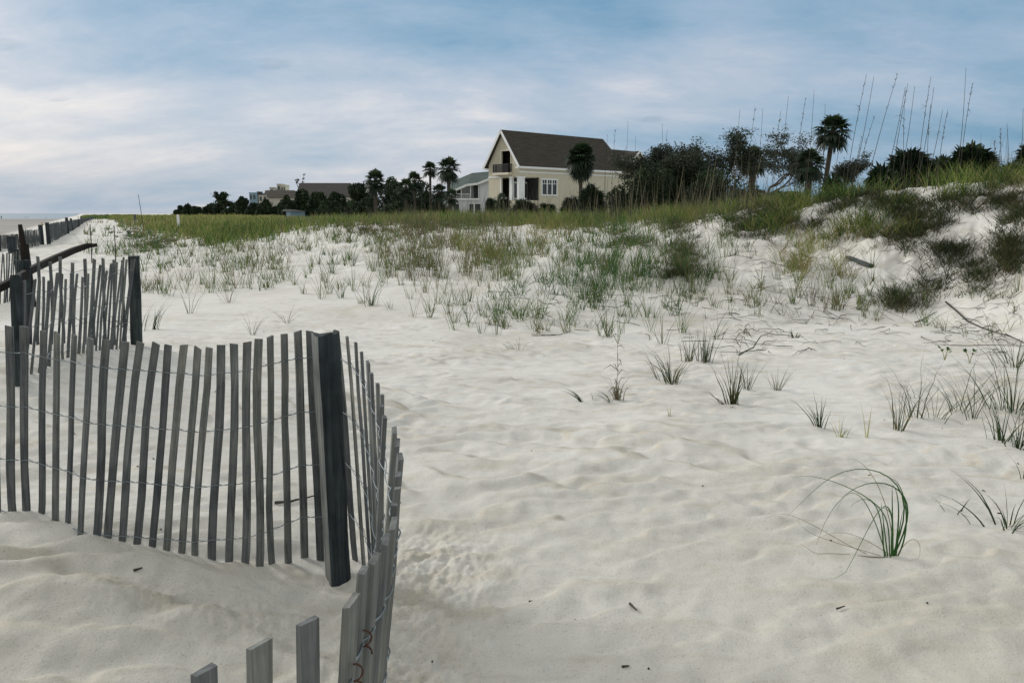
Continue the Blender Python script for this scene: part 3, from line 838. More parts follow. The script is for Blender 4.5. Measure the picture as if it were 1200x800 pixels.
tuft(1181, 622, 62, 'low green tuft spreading sideways at the right edge of the sand', 14, .06, (.2, .9), (.1, .9), .007, (0, .4), .5)
tuft(1120, 603, 32, 'small two-bladed green sprig left of the right edge tuft', 5, .03, (.3, .9), (.1, .8), .006, (0, .3), .4)
tuft(1198, 566, 50, 'thin upright blades cut by the right edge above the low tuft', 5, .03, (.1, .5), (.0, .4), .005, (.1, .5), .2)
tuft(961, 503, 42, 'short dark green tuft standing left of the yellow sprig', 14, .025, (.05, .5), (0, .4), .007, (0, .35), .2)
tuft(985, 512, 26, 'yellowing sprig beside the short dark green tuft', 6, .02, (.1, .6), (0, .5), .008, (.2, 1), .2, 'yellow')
tuft(1016, 516, 52, 'single yellow-green stalk standing alone on the sand', 3, .004, (.0, .12), (0, .1), .008, (.4, .9), 0, 'yellow')
tuft(1052, 506, 74, 'tall reddish and green tuft, left one of the crossing pair', 14, .035, (.0, .4), (0, .3), .006, (.05, 1), .15)
tuft(1074, 494, 92, 'tall crossing stems of the right one of the reddish pair', 13, .05, (.05, .35), (0, .6), .006, (.3, 1), .15)
tuft(682, 472, 34, 'small green tuft bending left, left of the withered plant', 7, .015, (.1, .7), (.3, 1.2), .008, (0, .35), .5, yawfix=PI)
tuft(696, 470, 16, 'tiny sprig between the bending tuft and the withered plant', 4, .02, (.1, .6), (.1, .6), .005, (.1, .6), .2)
tuft(716, 472, 30, 'low dark arching blades at the foot of the withered plant', 7, .03, (.3, 1.1), (.3, .9), .006, (0, .3), .9, yawfix=PI)
tuft(723, 470, 46, 'withered brown plant with a tall bare stem in the middle of the lane', 16, .02, (.0, .35), (.0, .5), .007, (.75, 1), .7,
     name='withered_plant', extra=lambda o, p, z, d: dry_stem(o, p, z, d, 112, .02, 'leaves', 2.5))
tuft(609 + 0, 414, 34, 'sparse arching tuft at the upper left of the lane', 9, .05, (.2, 1.1), (.3, 1.1), .005, (.05, .5), .7)
tuft(787, 450, 60, 'bushy half dry tuft with broad curling blades in the middle of the sand', 26, .06, (.1, .7), (.0, .8), .008, (.0, .95), .4)
tuft(770, 447, 46, 'thin leaning blades left of the bushy half dry tuft', 4, .02, (.3, .7), (0, .4), .006, (.05, .4), .1, yawfix=PI)
tuft(808, 425, 42, 'brown edged tuft behind the bushy half dry tuft', 16, .05, (.0, .3), (0, .3), .007, (.3, 1), .1)
tuft(826, 428, 52, 'upright clipped looking green tuft right of the bushy tuft', 20, .05, (.0, .25), (0, .2), .008, (.0, .7), .1)
tuft(859, 474, 66, 'tall narrow tuft with a brown heart and green blades low on its left', 22, .035, (.0, .3), (.0, .3), .008, (.1, 1), .15,
     extra=lambda o, p, z, d: dry_stem(o, p, z, d, 100, .12, True, .3))
tuft(848, 474, 30, 'green blades spread flat left of the tall narrow tuft', 6, .02, (.6, 1.4), (.2, .6), .008, (0, .25), .5, yawfix=PI)
tuft(876, 458, 40, 'small upright tuft just behind the tall narrow tuft', 9, .02, (.05, .4), (0, .3), .006, (.1, .8), .1)
tuft(911, 457, 32, 'small brown and green tuft right of the tall narrow tuft', 13, .03, (.05, .6), (.0, .4), .006, (.2, .9), .1)
tuft(785, 488, 16, 'tiny yellow green sprout alone in the middle of the lane', 4, .006, (.05, .3), (0, .2), .011, (.3, .8), 0, 'yellow')
tuft(931, 398, 14, 'tiny leafy sprout at the foot of the right dune', 8, .02, (.2, .7), (0, .3), .014, (.0, .2), 0)
tuft(1007, 377, 12, 'little dry sprig at the foot of the green band on the right dune', 5, .02, (.2, .7), (0, .3), .006, (.6, 1), 0)
tuft(296, 392, 36, 'small pale tuft behind the near fence, nearer the left', 8, .03, (.1, .7), (.0, .6), .005, (.3, .8), .2)
tuft(336, 380, 34, 'small tuft with one long arching blade, right of the pale tuft', 8, .03, (.1, .9), (.1, .9), .005, (.2, .7), .5)
tuft(180, 386, 42, 'green tuft leaning right beside the leaning fence post', 12, .03, (.1, .5), (.1, .4), .010, (.0, .3), .1, yawfix=.2)
tuft(165, 388, 40, 'fine grass growing against the foot of the leaning fence post', 12, .06, (.05, .7), (.1, .6), .006, (.2, .7), .2)
tuft(148, 386, 36, 'dark blades lying through the pickets at the end of the doubled fence', 10, .06, (.3, 1.2), (.1, .8), .007, (.0, .3), .3, yawfix=PI)
tuft(222, 368, 46, 'pale dry tuft left of centre where the grass thins out', 9, .05, (.1, .6), (.0, .5), .006, (.4, .9), .2)
tuft(268, 355, 36, 'pale dry tuft right of the first, where the grass thins out', 8, .05, (.1, .6), (.0, .5), .006, (.4, .9), .2)
# right-hand cluster
tuft(1096, 495, 60, 'loose arching tuft at the left end of the right edge thicket', 9, .05, (.1, .9), (.1, .8), .005, (.15, .7), .35)
tuft(1124, 486, 84, 'open tuft of long arching blades in the right edge thicket', 13, .06, (.05, .8), (.1, .9), .005, (.1, .7), .35)
tuft(1141, 492, 80, 'straight thin blades in the middle of the right edge thicket', 9, .05, (.0, .4), (.0, .4), .005, (.1, .6), .1)
tuft(1160, 478, 82, 'long blades bowing left at the back of the right edge thicket', 11, .06, (.1, .6), (.2, 1.0), .005, (.1, .6), .4, yawfix=PI)
tuft(1187, 484, 92, 'dense dark tuft at the right edge of the picture', 22, .08, (.0, .6), (.0, .6), .007, (.0, .5), .2)
tuft(1174, 520, 60, 'short dark tuft nearest the viewer in the right edge thicket', 16, .06, (.0, .7), (.0, .4), .007, (.0, .4), .15)
tuft(1192, 528, 70, 'dark blades at the right edge beside the short dark tuft', 14, .05, (.0, .6), (.0, .5), .007, (.0, .5), .15)
tuft(1190, 430, 60, 'dark bushy tuft at the right edge higher up the slope', 24, .12, (.0, .9), (.0, .8), .007, (.0, .6), .4)
tuft(1075, 470, 26, 'little curved sprig behind the crossing reddish pair', 5, .03, (.2, .8), (.2, .9), .004, (.4, .9), .4)

def seedling(u, v, label, n_=5, big=1.0):
    P, ok = ground([u], [v]); p = P[0]; z = zt(p[0], p[1]); d = p[1]
    o = empty('seedling', (p[0], p[1], z), label, 'seedling', 'leafy seedlings')
    st = MB(); lf = MB()
    for i in range(n_):
        a = 2 * PI * i / n_ + random.random(); h = random.uniform(10, 17) * d / F * big
        top = np.array([p[0] + math.cos(a) * h * .35, p[1] + math.sin(a) * h * .35, z + h * .8])
        st.tube([(p[0], p[1], z - .02), (p[0] + math.cos(a) * h * .12, p[1] + math.sin(a) * h * .12, z + h * .4), top], [.004, .003, .002], 4, .6)
        for k in range(4):
            b = a + random.uniform(-1.2, 1.2); L = h * .38; w = L * .28
            dv = np.array([math.cos(b), math.sin(b), random.uniform(.2, 1.2)]); dv /= np.linalg.norm(dv)
            sd_ = np.cross(dv, [0, 0, 1]); sd_ /= np.linalg.norm(sd_)
            lf.add([top, top + dv * L * .5 - sd_ * w, top + dv * L, top + dv * L * .5 + sd_ * w], [(0, 1, 2, 3)], random.uniform(0, .25))
    st.build('stem', M['yellow'], o); lf.build('leaves', M['grass'], o)
seedling(1107, 422, 'leafy green and yellow seedling, left one of the two on the right', 5)
seedling(1136, 427, 'leafy green seedling, right one of the two on the right', 4)

# ------------------------------------------------------------------ driftwood
def stick(u0, v0, u1, v1, r, label, name='stick', lift0=.01, lift1=.01, sag=0, n_=7, mat='stick', forks=0, cat='stick'):
    A, _ = ground([u0], [v0]); B, _ = ground([u1], [v1]); A = A[0]; B = B[0]
    mb = MB(); pts = []
    for i in range(n_):
        t = i / (n_ - 1); q = A * (1 - t) + B * t
        k = np.array([random.gauss(0, .012), random.gauss(0, .02), 0]) * np.linalg.norm(B - A) * .6
        q = q + (k if 0 < i < n_ - 1 else 0); zz = max(zt(q[0], q[1]) + r * .6, 0 * q[2] + (zt(q[0], q[1])) + lift0 * (1 - t) + lift1 * t)
        pts.append((q[0], q[1], zz))
    mb.tube(pts, [r * (1 - .55 * i / (n_ - 1)) for i in range(n_)], 6, .5)
    for f in range(forks):
        i = random.randint(1, n_ - 2); b = np.array(pts[i]); a = random.uniform(0, 2 * PI); L = random.uniform(.15, .35)
        mb.tube([b, b + np.array([math.cos(a) * L * .5, math.sin(a) * L * .5, .04]), b + np.array([math.cos(a) * L, math.sin(a) * L, .02])], [r * .5, r * .4, r * .15], 4, .4)
    o = mb.build(name, M[mat]); tag(o, label, cat); return o
stick(1108, 356, 1204, 410, .014, 'long bare branch lying down the foot of the right dune', lift0=.03, lift1=.06, forks=2)
stick(1095, 405, 1204, 407, .006, 'thin pale root lying across the sand at the right edge', forks=2)
stick(1062, 345, 1118, 330, .010, 'short forked branch on the middle of the right dune face', forks=2)
stick(866, 418, 905, 396, .009, 'bare twig lying on open sand right of the upright tufts', lift0=.01, lift1=.10)
stick(322, 592, 374, 588, .008, 'dark twig lying on the sand behind the near fence', lift0=.01, lift1=.02)
stick(1072, 378, 1098, 366, .008, 'small dark branch at the foot of the right dune')
stick(915, 296, 925, 282, .010, 'short dark stump of branch left on the right dune face')
stick(738, 708, 746, 717, .006, 'small dark twig lying in the lower middle of the sand', lift0=.004, lift1=.004, n_=4)
stick(729, 787, 737, 785, .005, 'small dark twig close to the bottom of the picture', lift0=.004, lift1=.004, n_=4)
stick(980, 716, 990, 714, .0045, 'tiny twig in a footprint on the lower right sand', lift0=.004, lift1=.004, n_=4)
stick(157, 671, 167, 669, .006, 'small brown leaf-like chip inside the fence corner', lift0=.006, lift1=.004, n_=4)
A, _ = ground([993], [304]); B, _ = ground([1021], [313])
A = A[0]; B = B[0]; A[2] = zt(A[0], A[1]) + .05; B[2] = zt(B[0], B[1]) + .05
dv = (B - A); L = np.linalg.norm(dv); dv /= L; sd_ = np.cross(dv, [0, 0, 1]); sd_ /= np.linalg.norm(sd_); un = np.cross(sd_, dv)
mb = MB(); mb.box((A + B) / 2, (dv * L * .5, sd_ * .055, un * .022))
tag(mb.build('plank', M['far_picket']), 'grey weathered board lying on the right dune face', 'board')

# ------------------------------------------------------------------ fences
def slat_mesh(top, bot, tang, width=.038, thick=.011, bend=None, tint=.5, seg=6, name='picket'):
    """picket between two points in local space (origin = foot, z = along), with a little natural warp"""
    top = np.array(top); bot = np.array(bot); ax = top - bot; L = np.linalg.norm(ax); ax /= L
    tg = np.array([tang[0], tang[1], 0.0]); tg -= ax * np.dot(tg, ax); tg /= np.linalg.norm(tg)
    nm = np.cross(tg, ax)
    bend = random.gauss(0, .010) if bend is None else bend
    b2 = random.gauss(0, .005); tw = random.gauss(0, .10)
    w = width * random.uniform(.88, 1.1)
    vs = []; fs = []
    for i in range(seg + 1):
        t = i / seg; y = L * t
        ox = bend * math.sin(PI * t) + b2 * math.sin(2 * PI * t) + random.gauss(0, .0009); oy = random.gauss(0, .001) + bend * .4 * math.sin(PI * t * 1.3)
        a = tw * (t - .5); cw, sw = math.cos(a), math.sin(a)
        ww = w * .5 * (1 + random.gauss(0, .03)); th = thick * .5
        e = 0.0
        for (sx, sy) in ((-1, -1), (1, -1), (1, 1), (-1, 1)):
            px, py = sx * ww, sy * th
            qx, qy = px * cw - py * sw + ox, px * sw + py * cw + oy
            e = random.gauss(0, .0012) + (sx * slope if i == seg else 0) if i == seg else 0
            vs.append((qx, qy, y + e))
        if i == 0: slope = random.gauss(0, .003) if random.random() < .8 else random.choice([-1, 1]) * random.uniform(.003, .006)
        if i:
            b = (i - 1) * 4; c = i * 4
            for k in range(4):
                k2 = (k + 1) % 4; fs.append((b + k, b + k2, c + k2, c + k))
    fs.append((3, 2, 1, 0)); n4 = seg * 4; fs.append((n4, n4 + 1, n4 + 2, n4 + 3))
    me = bpy.data.meshes.new(name); me.from_pydata(vs, [], fs)
    a = me.attributes.new('tint', 'FLOAT', 'POINT'); a.data.foreach_set('value', [tint] * len(vs)); me.update()
    Mx = Matrix(((tg[0], nm[0], ax[0], bot[0]), (tg[1], nm[1], ax[1], bot[1]), (tg[2], nm[2], ax[2], bot[2]), (0, 0, 0, 1)))
    return me, Mx

def add_slat(parent, top, bot, tang, mat, **kw):
    me, Mx = slat_mesh(top, bot, tang, **kw); me.materials.append(mat)
    o = bpy.data.objects.new('picket', me); COL.objects.link(o); o.parent = parent
    o.matrix_local = Matrix.Translation(-parent.location) @ Mx
    # light bevel so the edges catch light
    if kw.get('bev', True) is True and kw.get('width', .038) < 1:
        pass
    return o

def strand(pts, r, n=4, t=.5, mb=None):
    mb.tube(pts, r, n, t)

def weave(parent, slats, fr, mat, r=.0017, off=.009, twist=True, name='wire', sub=4):
    """two strands woven round every picket at fraction fr from the foot (or metres below the top)"""
    cs = [s[0] * (1 - 0) + (s[1] - s[0]) / np.linalg.norm(s[1] - s[0]) * fr for s in slats]  # s = (top, bot)
    mb = MB()
    for ph in (0, 1):
        pts = []
        for i in range(len(cs) - 1):
            a, b = cs[i], cs[i + 1]; tg = b - a; nrm = np.array([-tg[1], tg[0], 0]); nrm /= np.linalg.norm(nrm) + 1e-9
            for k in range(sub):
                t = k / sub
                sgn = (1 if (i + ph) % 2 == 0 else -1)
                amp = off * math.cos(PI * t) * sgn
                wob = .004 * math.sin(2 * PI * t * 2 + ph * PI)
                pts.append(a + tg * t + nrm * amp + np.array([0, 0, wob - .006 * math.sin(PI * t)]))
        pts.append(cs[-1]); mb.tube(pts, r, 4, .5)
    return mb.build(name, mat, parent, True)

# near fence -----------------------------------------------------------
left = [((-8, 380), (-4, 603)), ((11, 382), (16, 603)), ((28, 382), (32, 603)), ((51, 387), (48, 602)), ((67, 390), (65, 602)), ((88, 392), (80, 602)), ((107, 396), (96, 604)),
        ((124, 398), (113, 607)), ((147, 400), (129, 609)), ((165, 401), (145, 613)), ((183, 402), (162, 616)), ((197, 404), (180, 618)),
        ((216, 404), (197, 620)), ((232, 407), (215, 624)), ((246, 407), (232, 627)), ((259, 404), (250, 630)), ((274, 403), (269, 635)),
        ((290, 401), (286, 640)), ((303, 397), (303, 646)), ((316, 394), (320, 651)), ((333, 391), (338, 657)), ((349, 388), (357, 663)), ((363, 388), (376, 668))]
right = [(394, 387), (407, 394), (417, 401), (424, 412), (431, 424), (437, 437), (443, 449), (447, 462), (449.5, 475), (451, 488),
         (461, 504), (465, 518), (467, 535), (470, 555), (466, 572), (463, 590), (461, 612), (451, 632), (438, 653), (425, 668), (411, 702), (361, 726), (304, 753), (241, 785), (168, 822), (80, 865)]
fence = empty('snow_fence', (-.85, 3.45, 0), 'near grey picket and wire sand fence curving round a dark post in the foreground', 'fence')
S = []
for (t, b) in left:
    tp = at_z(*t, 1.115)
    tp = at(t[0], t[1], min(max(tp[1], 3.42), 3.62))
    bp = at(b[0], b[1], tp[1] - .02)
    ax = (bp - tp) / np.linalg.norm(bp - tp); gz = zt(bp[0], bp[1])
    L = (tp[2] - gz) / max(.2, -ax[2]) + .12
    S.append((tp, tp + ax * L))
nR = len(right)
for i, t in enumerate(right):
    zz = 1.12 if i < 10 else (1.15 if i < 16 else 1.13)
    tp = at_z(*t, zz)
    lx = np.interp(i, [0, 3, 7, 10, 14, 19, 20, 21, 25], [.06, .03, -.03, -.13, -.13, -.13, -.10, -.02, .0])
    ly = np.interp(i, [0, 20, 21, 25], [0, 0, -.06, -.08])
    bp = np.array([tp[0] + lx, tp[1] + ly, 0.0]); bp[2] = zt(bp[0], bp[1]) - .12
    S.append((tp, bp))
for i, (tp, bp) in enumerate(S):
    a = S[max(i - 1, 0)][0]; b = S[min(i + 1, len(S) - 1)][0]; tg = b - a
    w = .0325 if i < 23 else .0315
    add_slat(fence, tp, bp, tg, M['picket'], width=w, tint=random.uniform(.1, .9), bend=random.gauss(0, .0055))
for k, d in enumerate((.12, .375, .63, .885)):
    weave(fence, S, d, M['wire'])
# rusty wire ties on the near pickets
for i in (42, 43):
    mb = MB(); tp, bp = S[i]; ax = (bp - tp) / np.linalg.norm(bp - tp); c = tp + ax * .12 + np.array([.018, -.006, 0])
    mb.tube([c + np.array([.006 * math.cos(a), .008 * math.sin(a), .004 * a - .01]) for a in np.linspace(0, 3 * PI, 14)], .0016, 4, .5)
    mb.build('wire_tie', M['rust'], fence)

def post_mesh(name, top, bot, w, rot, mats, parent, rough=.004, seg=10, tint=.5, dpt=None):
    """squared timber post, checked and worn; mats = (main, side) with the side on the -x face"""
    top = np.array(top, float); bot = np.array(bot, float); dpt = dpt or w
    prof = []; m = 5
    for (x0, y0, x1, y1) in ((-1, -1, 1, -1), (1, -1, 1, 1), (1, 1, -1, 1), (-1, 1, -1, -1)):
        for k in range(m):
            t = k / m; x = x0 + (x1 - x0) * t; y = y0 + (y1 - y0) * t
            c = 0.93 if k == 0 else 1
            g_ = 1 - (.05 if k == 3 else 0) * random.random()
            prof.append((x * c * g_ if abs(x) == 1 else x * c, y * c * g_ if abs(y) == 1 else y * c))
    n_ = len(prof); vs = []; fs = []
    for i in range(seg + 1):
        t = i / seg; c = bot * (1 - t) + top * t
        for k, (px, py) in enumerate(prof):
            j = rough * perlin(np.array([k * .7 + 3]), np.array([t * 5.0]))[0]
            x = px * (w / 2 + j); y = py * (dpt / 2 + j)
            ca, sa = math.cos(rot), math.sin(rot)
            ez = random.gauss(0, .004) if i == seg else 0
            vs.append((c[0] + x * ca - y * sa, c[1] + x * sa + y * ca, c[2] + ez))
    for i in range(seg):
        for k in range(n_):
            k2 = (k + 1) % n_; fs.append((i * n_ + k, i * n_ + k2, (i + 1) * n_ + k2, (i + 1) * n_ + k))
    fs.append(tuple(range(seg * n_, seg * n_ + n_)))
    me = bpy.data.meshes.new(name); me.from_pydata(vs, [], fs)
    a = me.attributes.new('tint', 'FLOAT', 'POINT'); a.data.foreach_set('value', [tint] * len(vs))
    for mm in mats: me.materials.append(mm)
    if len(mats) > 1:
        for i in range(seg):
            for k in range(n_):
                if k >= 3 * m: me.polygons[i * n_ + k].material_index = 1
    me.update()
    o = bpy.data.objects.new(name, me); COL.objects.link(o); o.parent = parent; o.location = -Vector(parent.location)
    return o
pt = at_z(381, 391, 1.13); pb = at(396.5, 690, pt[1] - .01)
pt = at(381, 391, 3.44); pb = at(397, 691, 3.44)
ax = (pb - pt) / np.linalg.norm(pb - pt)
post_mesh('post', pt, pb + ax * .2, .098, math.radians(30), (M['post'], M['post_lit_face']), fence, .007, 14)

# further fences ---------------------------------------------------------
def fence_run(label, nodes, spacing, htop, posts=(), wires=(.15, .42, .7), lean=(0, 0), drop=.12, mat='far_picket', panel=False, wire_r=.0035, jit=.02, width=.030, leanj=.02):
    """nodes: (photo column, distance, height of the picket tops); pickets every `spacing` metres"""
    P = [np.array([(u - 600) / F * Y * 1.0, Y, zz]) for (u, Y, zz) in nodes]
    # exact column: use a ray through the horizon row
    base = P[0].copy(); base[2] = zt(base[0], base[1])
    o = empty('snow_fence', base, label, 'fence', 'picket sand fences')
    pts = []; acc = 0
    for i in range(len(P) - 1):
        a, b = P[i], P[i + 1]; L = np.linalg.norm((b - a)[:2]); k = int(L / spacing)
        for j in range(k): pts.append(a + (b - a) * (j + .5) / k)
    S2 = []
    for i, q in enumerate(pts):
        gz = zt(q[0], q[1]); tpz = q[2] + random.gauss(0, jit)
        lx = lean[0] + random.gauss(0, leanj); ly = lean[1] + random.gauss(0, .03)
        h = tpz - gz
        S2.append((np.array([q[0] + lx * h * .5, q[1] + ly * h * .5, tpz]), np.array([q[0] - lx * h * .5, q[1] - ly * h * .5, gz - drop])))
    if panel:
        mb = MB()
        for i, (tp, bp) in enumerate(S2):
            tg = S2[min(i + 1, len(S2) - 1)][0] - S2[max(i - 1, 0)][0]; tg[2] = 0; tg /= np.linalg.norm(tg); nm = np.array([-tg[1], tg[0], 0])
            c = (tp + bp) / 2; mb.box(c, (tg * width / 2, nm * .006, (tp - bp) / 2), random.random())
        mb.build('picket_panel', M[mat], o)
    else:
        for i, (tp, bp) in enumerate(S2):
            tg = S2[min(i + 1, len(S2) - 1)][0] - S2[max(i - 1, 0)][0]
            add_slat(o, tp, bp, tg, M[mat], tint=random.uniform(.1, .9), seg=4, width=width)
    for d in wires:
        weave(o, S2, d, M['wire'], wire_r, .008, sub=2)
    for (u, Y, top, w, ln, tn) in posts:
        x = (u - 600) / F * Y; gz = zt(x, Y)
        post_mesh('post', (x + ln * (top - gz) * .5, Y, top), (x - ln * (top - gz) * .5, Y, gz - .2), w, .3, (M['post'],), o, .008, 6, tn)
    return o

fence_run('doubled picket fence, its nearer row running from the black post to the leaning post', [(14, 6.0, 1.16), (60, 6.5, 1.14), (110, 7.2, 1.165), (150, 8.1, 1.19)], .083, 1.15,
          posts=[(13, 5.98, 1.19, .068, .09, .5), (156, 8.25, 1.215, .105, .05, .8)], lean=(.18, 0), wires=(.1, .38, .64), wire_r=.002, mat='picket')
fence_run('doubled picket fence, its farther row ending at the leaning post', [(34, 7.7, 1.20), (90, 7.95, 1.185), (148, 8.3, 1.19)], .085, 1.15,
          posts=[(27, 7.6, 1.21, .075, .09, .4)], lean=(.08, 0), wires=(.1, .38, .64), wire_r=.002, mat='picket')
fence_run('short run of slanting pickets at the left edge behind the doubled fence', [(-60, 13.0, .95), (22, 15.2, .93)], .085, .95, posts=[(22, 15.2, .98, .09, 0, .4)], lean=(.16, 0), wires=(.15, .5), wire_r=.003)
fence_run('picket fence with leaning posts at the left edge, below the beach', [(-40, 31, .70), (2, 33, .75), (29, 36, .75)], .10, .95,
          posts=[(2, 33, .98, .16, 0, .5), (18, 30, .80, .26, .05, .5)], lean=(.08, 0), panel=True, wires=(), width=.06)
fence_run('short picket fence panel ending at a thick post below the beach', [(32, 34, .95), (52, 37.5, .90)], .10, .95,
          posts=[(53, 37.6, 1.12, .17, 0, .5)], lean=(0, 0), panel=True, wires=(), width=.06)
fence_run('long dense picket fence running away toward the horizon along the beach', [(60, 38, 1.14), (75, 50, 1.12), (95, 72, 1.1), (112, 115, 1.15), (122, 180, 1.2), (133, 330, 1.3)], .16, 1,
          posts=[(61, 38, 1.22, .16, 0, .5), (84, 58, 1.35, .18, 0, .5), (97, 75, 1.0, .2, 0, .5), (89, 64, 1.25, .15, 0, .5), (101, 84, 1.35, .15, 0, .5)], lean=(.05, 0), panel=True, wires=(), width=.10)

# dark forked post behind the fences
x, Y = (31.5 - 600) / F * 14, 14; gz = zt(x, Y)
mb = MB()
mb.tube([(x + .03, Y, gz - .2), (x + .01, Y, .75), (x, Y, 1.12)], [.085, .08, .075], 8, .3)
mb.tube([(x, Y, 1.05), (x - .02, Y, 1.25), (x - .03, Y, 1.46)], [.05, .045, .032], 7, .3)
tag(mb.build('fence_post', M['beam']), 'black charred post tapering to a point behind the doubled fence', 'post')
# bent beam
A = at(-14, 344, 7.0); pts = [at(-14, 344, 6.6), at(12, 331, 6.9), at(38, 315.5, 7.85), at(62, 304, 8.7), at(86, 293.5, 9.3), at(102, 288, 9.6), at(112.5, 287, 9.75)]
mb = MB(); b0 = 0
prev = None
for i, q in enumerate(pts):
    tg = pts[min(i + 1, len(pts) - 1)] - pts[max(i - 1, 0)]; tg /= np.linalg.norm(tg)
    up = np.array([0, 0, 1.0]); up -= tg * np.dot(up, tg); up /= np.linalg.norm(up); sd_ = np.cross(tg, up)
    hh = [.030, .031, .034, .036, .034, .030, .018][i]; ww = .020
    mb.v += [tuple(q + up * a * hh + sd_ * b * ww) for (a, b) in ((-1, -1), (-1, 1), (1, 1), (1, -1))]; mb.t += [.4] * 4
    if i:
        for k in range(4):
            k2 = (k + 1) % 4; mb.f.append(((i - 1) * 4 + k, (i - 1) * 4 + k2, i * 4 + k2, i * 4 + k))
mb.f.append((3, 2, 1, 0)); nn = (len(pts) - 1) * 4; mb.f.append((nn, nn + 1, nn + 2, nn + 3))
tag(mb.build('timber_rail', M['beam']), 'dark bowed timber rail slanting up across the doubled fence posts', 'rail')

# marker post, poles, rods
def rod(u0, v0, Y, u1, v1, r0, r1, label, name, mat, cat, n_=6):
    top = at(u0, v0, Y); bt_ = at(u1, v1, Y); gz = zt(bt_[0], bt_[1]); 
    if bt_[2] > gz: bt_[2] = gz - .05
    else: bt_[2] = min(bt_[2], gz - .05)
    mb = MB(); mid = (top + bt_) / 2 + np.array([.01 * np.linalg.norm(top - bt_), 0, 0])
    mb.tube([bt_, mid, top], [r0, (r0 + r1) / 2, r1], n_, .5)
    return tag(mb.build(name, M[mat]), label, cat)
mb = MB(); q = at(209.5, 270, 48); gz = zt(q[0], 48); tpz = at(209.5, 252, 48)[2]
mb.prism([(q[0] - .065, 48 - .04, gz - .1), (q[0] + .065, 48 - .04, gz - .1), (q[0] + .065, 48 - .04, tpz), (q[0], 48 - .04, tpz + .03), (q[0] - .065, 48 - .04, tpz)], (0, .09, 0))
tag(mb.build('marker_post', M['white']), 'white marker post standing at the near side of the green meadow', 'post')
rod(162, 228, 45, 167, 251, .022, .014, 'thin dark pole leaning left above the meadow against the sky', 'pole', 'stick', 'pole')
mb = MB(); q = at(158.5, 262, 75); gz = zt(q[0], 75); tpz = at(158.5, 252, 75)[2]; mb.box((q[0], 75, (gz + tpz) / 2), ((.09, 0, 0), (0, .08, 0), (0, 0, (tpz - gz) / 2 + .05)))
tag(mb.build('marker_post', M['far_picket']), 'short pale stake far off in the meadow left of the white marker post', 'post')
rod(105.5, 263, 24, 105.5, 284, .016, .014, 'thin upright rod beyond the end of the bowed rail', 'rod', 'stick', 'rod')
rod(133.5, 264, 24, 133.5, 284, .018, .014, 'thin upright rod among the tufts beyond the leaning post', 'rod', 'stick', 'rod')

# ------------------------------------------------------------------ sea oats standing above the crest
oats = [  # (top u, v) (bottom u, v)
 (1015.5, 87, 999, 192), (1024, 90, 1006, 180), (1052, 86, 1027, 175), (1061, 102, 1044, 172), (1064, 98, 1053, 165), (1072, 101, 1061, 165),
 (1091, 90, 1082, 167), (1094.5, 102, 1084, 145), (1090.5, 122, 1091, 168), (1104.5, 129, 1092, 168), (1110.5, 129, 1105, 165), (1132, 80, 1127, 162),
 (1139.5, 98, 1132, 161), (954, 105, 950, 135), (944, 115, 937, 152), (924, 112, 915, 150), (915, 130, 910, 153), (967, 122, 966, 132),
 (1024.5, 137, 1007, 188), (1199, 127, 1199, 155), (1060, 120, 1064, 162), (736, 142, 732, 175), (721, 152, 719, 175), (776, 145, 777, 168), (782, 152, 780, 168),
 (867, 129, 860, 155), (885, 125, 880, 150), (894, 127, 889, 150), (712, 158, 710, 178), (745, 160, 741, 178), (1172, 150, 1178, 190), (1180, 145, 1182, 190), (1165, 165, 1172, 195),
 (985, 150, 978, 200), (1010, 160, 1003, 195)]
for i, (u0, v0, u1, v1) in enumerate(oats):
    C = float(np.interp(u1, TU, TC)) * random.uniform(1.0, 1.12)
    tp = at(u0, v0, C); b = at(u1 - (u0 - u1) * .45, v1, C); gz = zt(b[0], C); b[2] = gz - .05
    mb = MB(); pts = []
    for k in range(9):
        t = k / 8; q = b * (1 - t) + tp * t; bow = .03 * math.sin(PI * t) * (1 if i % 2 else -1); pts.append(q + np.array([bow, 0, 0]))
    r = .0078 * (C / 17) ** .5; mb.tube(pts, [r * (1 - .55 * k / 8) for k in range(9)], 4, random.uniform(0, .5))
    if i % 3 == 0:
        q = pts[6]
        for s_ in range(3):
            a = random.uniform(0, 2 * PI); mb.tube([q, q + np.array([.10 * math.cos(a), .05, .03 - .05 * s_])], [.005, .002], 3, .3)
    if i % 2 == 0:      # remains of the seed head: slim spikelets along the upper stem
        for s_ in range(7):
            k = random.choice([5, 6, 7]); q = pts[k] + (pts[k + 1] - pts[k]) * random.random(); a = random.choice([0, PI]) + random.uniform(-.5, .5)
            mb.tube([q, q + np.array([.035 * math.cos(a), .02 * math.sin(a), .05])], [.007, .002], 3, .2)
    o = mb.build('sea_oats_stalk', M['stalk'])
    if v0 < 140 and u0 > 990:
        tag(o, 'long dark dry sea oat stalk rising high above the right dune crest', 'sea oats', 'tall sea oat stalks over the right dune')
    elif u0 > 840:
        tag(o, 'shorter thin dry sea oat stalk rising over the oaks and skyline palm', 'sea oats', 'short sea oat stalks over the right crest')
    else:
        tag(o, 'thin dry sea oat stalk rising above the dormer end of the cream house', 'sea oats', 'sea oat stalks by the house')

